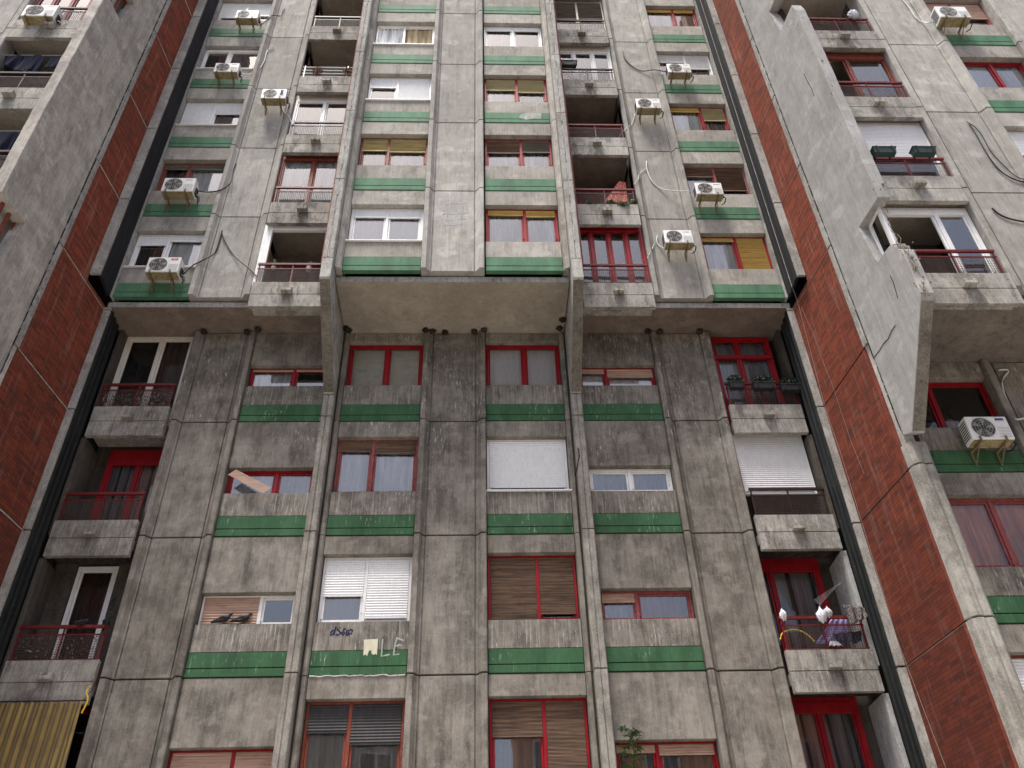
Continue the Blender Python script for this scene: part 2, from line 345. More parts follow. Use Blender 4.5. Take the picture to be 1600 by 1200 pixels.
# ------------------------------------------------------------------ mesh helpers
class MB:
    def __init__(s): s.v = []; s.f = []; s.mi = []
    def add(s, vs, fs, mi=0):
        o = len(s.v); s.v += [tuple(v) for v in vs]; s.f += [tuple(i+o for i in f) for f in fs]; s.mi += [mi]*len(fs)
    def box(s, x0, x1, y0, y1, z0, z1, mi=0):
        if x0 > x1: x0, x1 = x1, x0
        if y0 > y1: y0, y1 = y1, y0
        if z0 > z1: z0, z1 = z1, z0
        s.add([(x0,y0,z0),(x1,y0,z0),(x1,y1,z0),(x0,y1,z0),(x0,y0,z1),(x1,y0,z1),(x1,y1,z1),(x0,y1,z1)],
              [(0,3,2,1),(4,5,6,7),(0,1,5,4),(1,2,6,5),(2,3,7,6),(3,0,4,7)], mi)
        return s
    def prism(s, pts, z0, z1, mi=0):
        """polygon in the XY plane extruded along Z"""
        n = len(pts)
        a = sum(pts[i][0]*pts[(i+1)%n][1]-pts[(i+1)%n][0]*pts[i][1] for i in range(n))
        if a < 0: pts = pts[::-1]
        s.add([(x,y,z0) for x,y in pts]+[(x,y,z1) for x,y in pts],
              [tuple(range(n))[::-1], tuple(range(n,2*n))]+[(i,(i+1)%n,n+(i+1)%n,n+i) for i in range(n)], mi)
        return s
    def loft(s, A, B, mi=0):
        """closed polygon A joined to closed polygon B (same count)"""
        n = len(A)
        s.add(list(A)+list(B), [tuple(range(n))[::-1], tuple(range(n,2*n))]+[(i,(i+1)%n,n+(i+1)%n,n+i) for i in range(n)], mi)
        return s
    def tube(s, pts, r, n=6, mi=0, r1=None):
        pts = [Vector(p) for p in pts]; rings = []
        for i, p in enumerate(pts):
            t = (pts[min(i+1,len(pts)-1)]-pts[max(i-1,0)]).normalized()
            a = Vector((0,0,1)) if abs(t.z) < .9 else Vector((1,0,0))
            u = t.cross(a).normalized(); v = t.cross(u)
            rr = r if r1 is None else r+(r1-r)*i/max(1,len(pts)-1)
            rings.append([p+u*rr*math.cos(2*math.pi*k/n)+v*rr*math.sin(2*math.pi*k/n) for k in range(n)])
        vs = [v for rg in rings for v in rg]; fs = []
        for i in range(len(rings)-1):
            for k in range(n):
                fs.append((i*n+k, i*n+(k+1)%n, (i+1)*n+(k+1)%n, (i+1)*n+k))
        fs.append(tuple(range(n))[::-1]); fs.append(tuple((len(rings)-1)*n+k for k in range(n)))
        s.add(vs, fs, mi); return s
    def build(s, name, mats, parent=None, bevel=0, smooth=False, label=None, loc=None, recalc=True):
        me = bpy.data.meshes.new(name)
        off = Vector(loc) if loc else Vector((0,0,0))
        if parent is not None and loc is None: off = parent_off(parent)
        me.from_pydata([tuple(Vector(v)-off) for v in s.v], [], s.f)
        if not isinstance(mats, (list, tuple)): mats = [mats]
        for m in mats: me.materials.append(m)
        me.polygons.foreach_set('material_index', s.mi)
        if recalc:
            bm = bmesh.new(); bm.from_mesh(me); bmesh.ops.recalc_face_normals(bm, faces=bm.faces); bm.to_mesh(me); bm.free()
        if smooth: me.polygons.foreach_set('use_smooth', [True]*len(me.polygons))
        o = bpy.data.objects.new(name, me); COL.objects.link(o)
        if parent is not None: o.parent = parent
        elif loc: o.location = off
        if bevel:
            b = o.modifiers.new('bevel', 'BEVEL'); b.width = bevel; b.segments = 2; b.limit_method = 'ANGLE'; b.angle_limit = R_(35)
        if label: o['label'] = label
        return o
def parent_off(p):
    v = Vector((0,0,0))
    while p is not None: v += p.location; p = p.parent
    return v
def thing(name, label, cat, loc=(0,0,0), group=None):
    o = bpy.data.objects.new(name, None); COL.objects.link(o); o.location = loc; o.empty_display_size = .2
    o['label'] = label; o['category'] = cat
    if group: o['group'] = group
    return o
def tag(o, label, cat, group=None):
    o['label'] = label; o['category'] = cat
    if group: o['group'] = group
    return o
def struct(o): o['kind'] = 'structure'; return o

# ------------------------------------------------------------------ facade pieces (all at true size; z levels every 2.8 m)
H = 2.8
def column(par, x0, x1, Yp, z0, z1, mat, rib=.2, proud=.11, mat2=None):
    """precast column unit: sunk panel between two chamfered ribs, a shadow groove beside each rib"""
    g = .016
    w = rib
    a, b = x0, x1
    pts = [(a, Yp+.3), (a, Yp-proud+.02), (a+.02, Yp-proud), (a+w*.55, Yp-proud), (a+w*.9, Yp-.01), (a+w*1.05, Yp),
           (a+w*1.05, Yp+.03), (a+w*1.05+.026, Yp+.03), (a+w*1.05+.026, Yp)]
    pts += [(b-(p[0]-a), p[1]) for p in pts[::-1]]
    mb = MB().prism(pts, z0+g, z1-g)
    return mb.build('wall_panel', mat, par, bevel=.008)
def shutter(par, x0, x1, zt, frac, h, y, mat, pitch=.045, name='roller_shutter', bar=True):
    if frac <= 0: return
    mb = MB(); n = max(1, int(h*frac/pitch)); zb = zt-h*frac
    p = h*frac/n
    for i in range(n):
        za = zt-i*p; zc = za-p
        mb.add([(x0,y,za),(x1,y,za),(x1,y-.009,za-p*.5),(x0,y-.009,za-p*.5),(x1,y,zc+.004),(x0,y,zc+.004),(x1,y+.006,zc),(x0,y+.006,zc)],
               [(0,1,2,3),(3,2,4,5),(5,4,6,7)])
    if bar and frac < .99:
        mb.box(x0, x1, y-.014, y+.012, zb-.03, zb)
        mb.box(x0+.05, x0+.075, y-.03, y-.014, zb-.03, zb-.012); mb.box(x1-.075, x1-.05, y-.03, y-.014, zb-.03, zb-.012)
    return mb.build(name, mat, par, recalc=False)
def curtain(par, x0, x1, z0, z1, y, mat, folds=9, amp=.038, gap=None):
    mb = MB(); n = folds*6; ph = random.random()*6
    rows = 5
    vs = []
    for j in range(rows+1):
        z = z1+(z0-z1)*j/rows
        for i in range(n+1):
            t = i/n; a = 2*math.pi*folds*t+ph
            vs.append((x0+(x1-x0)*t+.008*math.sin(a*.37+j*.5), y+amp*(.5+.5*j/rows)*(math.sin(a)+.4*math.sin(a*.43+1+j*.3)), z))
    fs = [(j*(n+1)+i, j*(n+1)+i+1, (j+1)*(n+1)+i+1, (j+1)*(n+1)+i) for j in range(rows) for i in range(n)]
    mb.add(vs, fs)
    return mb.build('curtain', mat, par, smooth=True, recalc=False)
def bars(mb, x0, x1, y0, y1, z0, z1, t, tb=None):
    tb = tb or t
    mb.box(x0, x0+t, y0, y1, z0, z1); mb.box(x1-t, x1, y0, y1, z0, z1)
    mb.box(x0+t, x1-t, y0, y1, z1-t, z1); mb.box(x0+t, x1-t, y0, y1, z0, z0+tb)
def window(par, x0, x1, z0, z1, Y, frame='red', split=.5, L=None, Rr=None, cl=None, cr=None, sash=True, label=None, gl='glass',
           sill=False, panes=2, rec=.13, nopane=(), fw_=.05, box=0, opened=None, name='window'):
    """L/Rr = (material, fraction closed); cl/cr = curtain material"""
    fm = M[frame]
    y = Y+rec; mb = MB()
    bars(mb, x0+.012, x1-.012, y, y+.09, z0+.004, z1-.006, fw_)
    xs = [x0+.012+fw_]
    if panes == 2: cuts = [x0+(x1-x0)*split]
    elif panes == 1: cuts = []
    else: cuts = [x0+(x1-x0)*i/panes for i in range(1, panes)]
    segs = []; px = x0+.012+fw_
    for c in cuts:
        mb.box(c-.032, c+.032, y-.006, y+.08, z0+.004+fw_, z1-.006-fw_); segs.append((px, c-.032)); px = c+.032
    segs.append((px, x1-.012-fw_))
    if box: mb.box(x0+.012+fw_, x1-.012-fw_, y-.02, y+.06, z1-fw_-.006-box, z1-fw_-.006)
    win = None
    if sash:
        for i, (a, b) in enumerate(segs):
            if opened and i in opened: continue
            bars(mb, a+.003, b-.003, y+.022, y+.07, z0+fw_+.008, z1-fw_-.01, .042)
    if sill: mb.box(x0-.03, x1+.03, Y-.05, y, z0-.025, z0+.004)
    # handles / hinges
    for (a, b) in segs:
        mb.box(a-.012, a+.02, y-.012, y+.02, z0+.12, z0+.135); mb.box(b-.02, b+.012, y-.012, y+.02, z0+.22, z0+.235)
    win = mb.build(name, fm, par, bevel=.004, label=label)
    for i, (a, b) in enumerate(segs):
        sh = L if i < len(segs)/2 else Rr
        cu = cl if i < len(segs)/2 else cr
        inn = .045 if sash else 0
        if opened and i in opened:
            # sash swung inwards about its outer side
            hx = a if i == 0 else b; d = 1 if i == 0 else -1
            ang = R_(52); wd = (b-a)
            sb = MB(); T = []
            def tr(u, v): return (hx+d*(u*math.cos(ang))-d*v*math.sin(ang)*0, y+.06+u*math.sin(ang)+v)
            for (u0, u1, za, zb) in ((0,.05,z0+fw_+.02,z1-fw_-.02),(wd-.05,wd,z0+fw_+.02,z1-fw_-.02),(0,wd,z1-fw_-.07,z1-fw_-.02),(0,wd,z0+fw_+.02,z0+fw_+.07)):
                A = [(*tr(u0,0),za),(*tr(u1,0),za),(*tr(u1,.04),za),(*tr(u0,.04),za)]
                sb.loft(A, [(p[0],p[1],zb) for p in A])
            sb.build('open_sash', fm, win)
            A = [(*tr(.05,.02),z0+fw_+.07),(*tr(wd-.05,.02),z0+fw_+.07),(*tr(wd-.05,.02),z1-fw_-.07),(*tr(.05,.02),z1-fw_-.07)]
            q = MB(); q.add(A, [(0,1,2,3)]); q.build('pane', M[gl], win, recalc=False)
        elif i not in nopane:
            q = MB(); t = random.uniform(-.004, .004); t2 = random.uniform(-.004, .004)
            q.add([(a+inn,y+.045+t,z0+fw_+inn),(b-inn,y+.045-t,z0+fw_+inn),(b-inn,y+.045-t+t2,z1-fw_-inn),(a+inn,y+.045+t+t2,z1-fw_-inn)], [(0,1,2,3)])
            q.build('pane', M[gl], win, recalc=False)
        if sh: shutter(win, a+.004, b-.004, z1-fw_-.004-box, sh[1], z1-z0-2*fw_-box, y-.004 if sh[0][:4] == 'shut' or True else y, M[sh[0]], .05 if sh[0][:4] == 'shut' else .022)
        if cu: curtain(win, a-.02, b+.02, z0+.03, z1-.03, y+(.085 if cu in ('lace', 'blindgrey') else .105), M[cu], folds=random.randint(4, 7), amp=.012 if cu in ('lace', 'blindgrey') else .036)
    return win
def spandrel(par, x0, x1, Yp, J, wb, wt, mat, gmat, top=None, green=True):
    """below the window: green panel (two boards) and concrete; above it: lintel.  J is the joint level"""
    zt = J+wb
    if green:
        MB().box(x0+.006, x1-.006, Yp-.018, Yp+.1, J+.016, J+.160).box(x0+.006, x1-.006, Yp-.018, Yp+.1, J+.178, J+.455).build('green_band', gmat, par, bevel=.006)
        MB().box(x0+.003, x1-.003, Yp, Yp+.3, J+.470, zt).build('spandrel', M['con_sp'] if mat.name.startswith('concrete_lower') else mat, par, bevel=.008)
    else:
        MB().box(x0+.003, x1-.003, Yp, Yp+.3, J+.02, zt).build('spandrel', mat, par, bevel=.008)
    MB().box(x0+.003, x1-.003, Yp-.004, Yp+.3, J+wt, top if top else J+H-.004).build('lintel', mat, par, bevel=.008)
def railing(par, x0, x1, Y, z, style='railred', mesh=True, h=.66, kind='std', litter=0):
    mb = MB()
    if kind == 'pipes':
        for i in range(4): mb.tube([(x0, Y, z+.08+i*.16), (x1, Y, z+.08+i*.16)], .02, 8)
        mb.box(x0+.05, x0+.08, Y-.02, Y+.02, z, z+.62); mb.box(x1-.3, x1-.27, Y-.02, Y+.02, z, z+.62)
        r = mb.build('railing', M['railwhite'], par, smooth=False)
        return r
    mb.box(x0, x1, Y-.02, Y+.03, z+h-.055, z+h)
    mb.box(x0, x1, Y-.008, Y+.012, z+h-.19, z+h-.165)
    for x in (x0+.02, (x0+x1)/2, x1-.05):
        mb.box(x, x+.028, Y-.008, Y+.02, z-.02, z+h-.055)
    mb.box(x0, x1, Y-.006, Y+.012, z+.02, z+.04)
    r = mb.build('railing', M[style], par)
    if mesh:
        m = MB(); zt = z+h-.18; s = .045
        n = int((x1-x0-.06)/s)
        for i in range(n+1):
            x = x0+.03+i*(x1-x0-.06)/n; m.box(x-.0035, x+.0035, Y-.003, Y+.003, z+.03, zt)
        k = int((zt-z-.03)/s)
        for j in range(k+1):
            zz = z+.03+j*(zt-z-.03)/k; m.box(x0+.03, x1-.03, Y-.0075, Y-.0035, zz-.003, zz+.003)
        m.build('wire_mesh', M['wire'], r, recalc=False)
    if litter:
        l = MB()
        for i in range(litter):
            c = Vector((random.uniform(x0+.05, x1-.05), Y+random.uniform(-.01, .05), z+.03+(h-.22)*random.random()))
            quad(l, c, random.uniform(.012, .03))
        l.build('caught_litter', M['dirtleaf'], r, recalc=False)
    return r
def quad(mb, c, s, asp=1.6):
    a = Vector((random.gauss(0,1), random.gauss(0,1), random.gauss(0,1))).normalized()
    b = a.cross(Vector((random.gauss(0,1), random.gauss(0,1), random.gauss(0,1)))).normalized()
    mb.add([c-a*s*asp, c-b*s*.5, c+a*s*asp, c+b*s*.5], [(0,1,2,3)])
def balcony(par, x0, x1, Y, J, mat, spx=.5, depth=1.3, rail='railred', mesh=True, litter=0, railk='std', ceil=None, back=None, label=None, spout=True, sidegap=.05):
    """parapet in two boards with a spout, floor slab, railing"""
    zb, zt = J-.48, J+.29
    a, b = x0+sidegap, x1-sidegap
    mb = MB()
    mb.box(a, b, Y, Y+.1, zb, J-.108).box(a, b, Y, Y+.1, J-.092, zt).box(a+.01, b-.01, Y+.02, Y+.1, J-.12, J-.08)
    mb.box(a+.01, b-.01, Y+.1, Y+depth, J-.30, J-.10)
    o = mb.build('balcony', mat, par, bevel=.006, label=label)
    if ceil: MB().box(a+.01, b-.01, Y+.1, Y+depth, J-.33, J-.302).build('balcony_ceiling', ceil, o)
    if spout:
        xc = x0+(x1-x0)*spx
        s = MB(); s.box(xc-.12, xc+.12, Y-.13, Y, J-.03-.06, J-.02).box(xc-.12, xc-.055, Y-.13, Y-.001, J-.021, J+.03).box(xc+.055, xc+.12, Y-.13, Y-.001, J-.021, J+.03)
        s.build('drain_spout', mat, o, bevel=.008)
    railing(o, a+.02, b-.02, Y+.05, zt, rail, mesh, kind=railk, litter=litter)
    return o
def clump(name, mat, par, centre, rad, n, s, label=None):
    l = MB()
    for i in range(n):
        d = Vector((random.gauss(0,1), random.gauss(0,1), random.gauss(0,1))).normalized()*(random.random()**.4)
        quad(l, Vector(centre)+Vector((d.x*rad[0], d.y*rad[1], d.z*rad[2])), s*random.uniform(.6, 1.3), 1.3)
    return l.build(name, mat, par, recalc=False)

# ------------------------------------------------------------------ ground
g = MB(); g.add([(-400,-400,0),(400,-400,0),(400,400,0),(-400,400,0)], [(0,1,2,3)])
struct(g.build('ground', M['paving']))
g = MB(); g.add([(-120,-11,.004),(120,-11,.004),(120,-4.5,.004),(-120,-4.5,.004)], [(0,1,2,3)]); struct(g.build('road', M['asphalt']))
struct(MB().box(-120, 120, -4.5, -4.3, 0, .12).build('kerb', M['paving']))

# ------------------------------------------------------------------ middle building
YL, YS, YC = 15.30, 14.33, 13.48
LJ = [12.79, 9.99, 7.19, 4.39, 1.59]
UJ = [15.59+H*i for i in range(6)]
TOP = 32.4
B = thing('apartment_building', 'grey concrete apartment block with green bands, in the middle between the two red brick walls', 'building')
# core, partitions and floors that close the rooms
co = MB(); co.box(-8.2, 8.2, 16.3, 27, 0, 15.39).box(-8.2, 8.2, 15.9, 27, 15.39, TOP)
co.box(-8.2, 8.2, YS+.3, 27, TOP-.01, TOP+.25)
for s in (-1, 1):
    for (a, b) in ((0, .66), (2.50, 2.80), (4.72, 6.0), (7.86, 8.2)):
        if a == 0 and s == 1: continue
        bl = 6.06 if b == 6.0 else b
        xa, xb = (-b, b) if a == 0 else (s*a, s*b)
        co.box(xa if bl == b else s*a, xb if bl == b else s*bl, YL+.29, 16.3, 0, 15.38)
        if a == 0: co.box(xa, xb, YC+.29, 15.9, 15.62, TOP)
        elif a == 2.50: co.box(xa, xb, YC+.3, 15.9, 15.62, TOP)
        else: co.box(xa, xb, YS+.29, 15.9, 15.62, TOP)
for J in LJ: co.box(-6.0, 6.0, YL+.26, 16.3, J-.14, J-.02)
for J in UJ[1:]:
    co.box(-2.6, 2.6, YC+.26, 15.9, J-.14, J-.02)
    for s in (-1, 1): co.box(s*5.9, s*7.85, YS+.26, 15.9, J-.14, J-.02)
co.build('core', M['dark'], B)
# soffit slabs
sl = MB(); sl.box(-2.60, 2.60, 13.62, 15.52, 15.39, 15.54); sl.build('soffit_slab', [M['soffit']], B, bevel=.01, label='wide soffit under the projecting middle bays')
for s in (-1, 1):
    MB().box(s*2.86, s*7.84, 14.44, 15.62, 15.39, 15.535).build('soffit_slab', M['soffit_red'], B, bevel=.01)
    MB().box(s*2.86, s*7.84, 14.425, 14.44, 15.40, 15.54).build('ledge', M['con_edge'], B)
MB().box(-2.60, 2.60, 13.605, 13.62, 15.40, 15.545).build('ledge', M['con_edge'], B)
mm = MB(); mm.box(-2.5, 2.5, 13.70, 13.80, 15.54, 15.62)
for s in (-1, 1): mm.box(s*2.9, s*7.8, 14.55, 14.65, 15.535, 15.62)
mm.build('joint_gap', M['joint'], B)
# lower columns
for J in LJ:
    top = J+H if J != LJ[0] else 15.38
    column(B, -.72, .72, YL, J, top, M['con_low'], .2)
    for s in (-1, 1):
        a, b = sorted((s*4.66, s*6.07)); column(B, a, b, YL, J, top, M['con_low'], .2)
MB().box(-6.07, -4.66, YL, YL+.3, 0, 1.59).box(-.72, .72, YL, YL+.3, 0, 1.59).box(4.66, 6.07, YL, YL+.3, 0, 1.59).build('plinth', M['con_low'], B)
# upper columns
for J in UJ:
    column(B, -.72, .70, YC, J, J+H, M['con_up'], .2)
    for s in (-1, 1):
        a, b = sorted((s*4.64, s*6.05)); column(B, a, b, YS, J, J+H, M['con_up'], .2)
# fins
def fin_poly(s, Yf, Yb, x0=2.61, x1=2.855):
    p = [(x0, Yb), (x0, Yf+.03), (x0+.022, Yf), ((x0+x1)/2-.02, Yf), ((x0+x1)/2, Yf+.025), ((x0+x1)/2+.02, Yf), (x1-.022, Yf), (x1, Yf+.03), (x1, Yb)]
    return [(s*x, y) for x, y in p]
for s in (-1, 1):
    for J in LJ:
        top = 13.38 if J == LJ[0] else J+H
        MB().prism(fin_poly(s, 15.08, 15.6), J+.012, top-.012).build('fin', M['con_fin_low'], B, bevel=.006)
        # rib between fin and middle window bay
        tp = 15.38 if J == LJ[0] else J+H
        MB().prism([(s*2.47, YL+.3), (s*2.47, YL-.02), (s*2.50, YL-.06), (s*2.56, YL-.06), (s*2.605, YL+.02), (s*2.605, YL+.3)], J+.01, tp-.01).build('rib', M['con_low2'], B)
    for i, J in enumerate(UJ):
        MB().prism(fin_poly(s, 13.13, 14.6), (J+.012 if i else 15.66), J+H-.012).build('fin', M['con_edge'], B, bevel=.006)
        MB().prism([(s*2.47, YC+.4), (s*2.47, YC-.02), (s*2.50, YC-.1), (s*2.56, YC-.12), (s*2.60, YC-.16), (s*2.605, YC+.4)], J+.01, J+H-.01).build('rib', M['con_up2'], B)
        MB().box(s*2.858, s*2.90, 13.25, 14.45, J+.01, J+H-.01).build('red_tile_strip', M['red_edge'], B)
    # bracket sloping back under the projecting bays
    pr = [(13.13, 15.648), (13.13, 15.06), (15.075, 13.40), (15.6, 13.40), (15.6, 15.648)]
    A = [(s*2.615, y, z) for y, z in pr]; Bq = [(s*2.85, y, z) for y, z in pr]
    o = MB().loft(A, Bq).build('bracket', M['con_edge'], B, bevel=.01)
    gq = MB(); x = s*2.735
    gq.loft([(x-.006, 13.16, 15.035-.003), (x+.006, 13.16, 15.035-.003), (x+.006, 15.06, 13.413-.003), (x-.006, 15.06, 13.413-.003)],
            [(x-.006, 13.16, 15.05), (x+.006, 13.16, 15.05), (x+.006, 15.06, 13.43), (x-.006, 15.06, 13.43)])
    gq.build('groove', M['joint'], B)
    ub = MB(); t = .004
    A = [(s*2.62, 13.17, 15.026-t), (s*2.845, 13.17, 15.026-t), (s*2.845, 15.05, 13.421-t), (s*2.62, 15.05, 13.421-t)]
    ub.loft(A, [(a[0], a[1], a[2]+t*.7) for a in A]); ub.build('bracket_underside', M['con_fin'], B)  # darker sheet, the underside's shade is in its colour

# --- middle window bays
WB, WTl, WTu = 1.02, 2.40, 2.28
mid_low = {
 -1: [dict(frame='red', split=.52, cl='blindgrey', cr='blindgrey', label='red window with pale fabric blinds right under the soffit'),
      dict(frame='redworn', split=.44, L=('brownbl', .18), Rr=('brownbl', .22), cl='curtain', cr='curtain', label='worn red window with brown blinds half raised and white curtains'),
      dict(frame='white', split=.49, L=('shutwhite', .58), Rr=('shutwhite', .93), cl='lace', label='white window with white shutters, the left one half raised'),
      dict(frame='rust', split=.45, L=('shutdark', .36), Rr=('shutdark', .52), cl='curtain_g', cr='curtain_g', label='red window with black shutters half down')],
 1: [dict(frame='red', split=.52, cl='lace', cr='lace', label='red window with lace curtains right under the soffit'),
     dict(frame='white', panes=1, Rr=('shutwhite', .9), L=('shutwhite', .9), cr='curtain_g', label='white window with its wide white shutter down', sill=True),
     dict(frame='red', split=.56, L=('brownbl', .99), Rr=('brownbl', .9), label='red window with brown slatted blinds down'),
     dict(frame='red', split=.56, L=('brownbl', .45), Rr=('brownbl', .99), cl='curtain_g', label='red window with one brown blind half down')],
}
mid_up = {
 -1: [dict(frame='white', split=.5, L=('shutwhite', .2), Rr=('shutwhite', .22), cl='lace', cr='lace', sill=True, fw_=.07, label='white window with short shutters and lace'),
      dict(frame='rust', split=.42, L=('bamboo', .40), Rr=('bamboo', .44), cl='curtain_g', cr='curtain', label='red brown window with bamboo blinds'),
      dict(frame='white', split=.46, L=('shutwhite', .36), Rr=('shutwhite', .99), sill=True, label='white window with right shutter fully down'),
      dict(frame='white', split=.48, cl='curtain', cr='khaki_c', opened=(0, 1), sill=True, label='white window with both casements open inwards'),
      dict(frame='white', split=.5, L=('shutwhite', .5), Rr=('shutwhite', .5)), dict(frame='red', split=.5)],
 1: [dict(frame='red', split=.54, L=('ochre', .13), Rr=('ochre', .17), cl='curtain', cr='curtain', label='red window with ochre blinds nearly raised'),
     dict(frame='red', split=.54, L=('brownbl', .45), Rr=('browngrey', .42), cl='curtain', cr='curtain', label='red window with brown and grey blinds'),
     dict(frame='red', split=.52, L=('khaki', .42), Rr=('khaki', .5), cl='curtain', cr='curtain_g', label='red window with khaki blinds'),
     dict(frame='white', split=.5, L=('shutwhite', .14), Rr=('shutwhite', .14), cl='curtain_g', label='white window with clear panes'),
     dict(frame='red', split=.5, L=('bamboo', .5)), dict(frame='red', split=.5)],
}
M['khaki_c'] = cloth_mat('beige_curtain', (.5, .4, .26))
for s in (-1, 1):
    x0, x1 = sorted((s*.725, s*2.465))
    for i, J in enumerate(LJ[:4]):
        top = 15.385 if i == 0 else None
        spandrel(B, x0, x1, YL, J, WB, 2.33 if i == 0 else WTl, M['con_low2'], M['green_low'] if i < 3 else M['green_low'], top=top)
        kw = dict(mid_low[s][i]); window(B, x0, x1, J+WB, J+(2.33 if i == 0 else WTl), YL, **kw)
    MB().box(x0, x1, YL, YL+.3, 0, 4.38).build('spandrel', M['con_low2'], B)
    for i, J in enumerate(UJ):
        spandrel(B, x0, x1, YC, J, .99, WTu, M['con_up2'], M['green'])
        kw = dict(mid_up[s][i]); window(B, x0, x1, J+.99, J+WTu, YC, **kw)
# --- small kitchen windows between fin and column (lower part)
small = {
 -1: [dict(frame='red', split=.56, L=('shutpeach', .06), Rr=('shutpeach', .06), cl='curtain', label='small red window with clear panes'),
      dict(frame='red', split=.56, cl='curtain', cr='curtain_g', label='small red window with a loose tilted slat blind'),
      dict(frame='white', split=.62, L=('shutpeach', .99), Rr=None, label='small white window with a peach shutter down'),
      dict(frame='red', split=.6, L=('shutpeach', .99), Rr=('shutpeach', .99), label='small red window with both peach shutters down')],
 1: [dict(frame='red', split=.36, L=('shutpeach', .2), Rr=('shutpeach', .42), cl='lace', cr='lace', label='small red window with peach shutters half raised'),
     dict(frame='white', split=.5, cl='curtain_g', cr='curtain_g', fw_=.06, label='small white window with blinds inside'),
     dict(frame='redworn', split=.4, L=('shutpeach', .3), cl='curtain', cr='curtain_p', label='small worn red window with a pink curtain'),
     dict(frame='red', split=.42, L=('shutpeach', .2), Rr=('shutpeach', .28), cl='curtain_g', cr='curtain_g', label='small red window behind the sapling')],
}
for s in (-1, 1):
    x0, x1 = sorted((s*2.86, s*4.655))
    for i, J in enumerate(LJ[:4]):
        spandrel(B, x0, x1, YL, J, 1.0, 1.62, M['con_low'], M['green_low'], top=15.385 if i == 0 else None)
        kw = dict(small[s][i]); window(B, x0, x1, J+1.0, J+1.62, YL, fw_=kw.pop('fw_', .04), **kw)
    MB().box(x0, x1, YL, YL+.3, 0, 4.38).build('spandrel', M['con_low'], B)
# --- outer window bays (upper part)
outer = {
 -1: [dict(frame='white', split=.46, L=('shutwhite', .26), Rr=('shutwhite', .14), cl='curtain_b', cr='curtain', fw_=.07, sill=True, label='white window with short shutters and brown curtains'),
      dict(frame='rust', split=.42, L=('browngrey', .16), Rr=('browngrey', .16), cl='curtain_b', cr='curtain', label='red brown window behind the large outdoor unit'),
      dict(frame='white', split=.5, L=('shutwhite', .97), Rr=('shutwhite', .42), cr='curtain_b', sill=True, label='white window with its left shutter down'),
      dict(frame='white', split=.45, cl='curtain_b', cr='curtain_b', box=.1, sill=True, label='white window with brown curtains'),
      dict(frame='white', split=.5, L=('shutwhite', .72), Rr=('shutwhite', .6), label='white window with shutters mostly down'), dict(frame='red', split=.5)],
 1: [dict(frame='red', split=.54, L=('ochre', .08), Rr=('ochre', .99), cl='curtain', label='red window with its right ochre blind down'),
     dict(frame='redworn', split=.5, L=('brownbl', .3), Rr=('brownbl', .78), cl='curtain', cr='curtain_b', label='worn red window with brown blinds'),
     dict(frame='red', split=.56, L=('ochre', .14), Rr=('khaki', .5), cl='curtain', cr='curtain_b', label='red window with a khaki blind half down'),
     dict(frame='white', split=.53, L=('shutgrey', .3), Rr=('shutgrey', .6), cl='curtain_o', cr='curtain_b', label='white window with grey shutters and an orange curtain'),
     dict(frame='red', split=.55, L=('ochre', .1), Rr=('ochre', .12), cl='curtain', cr='curtain_o', label='red window with an orange curtain'), dict(frame='red', split=.5)],
}
for s in (-1, 1):
    x0, x1 = sorted((s*6.055, s*7.74))
    for i, J in enumerate(UJ):
        spandrel(B, x0, x1, YS, J, 1.0, WTu, M['con_up2'], M['green'])
        kw = dict(outer[s][i]); window(B, x0, x1, J+1.0, J+WTu, YS, **kw)
    MB().box(s*7.742, s*7.79, YS-.05, YS+.3, 15.60, TOP).build('edge_trim', M['con_edge'], B)

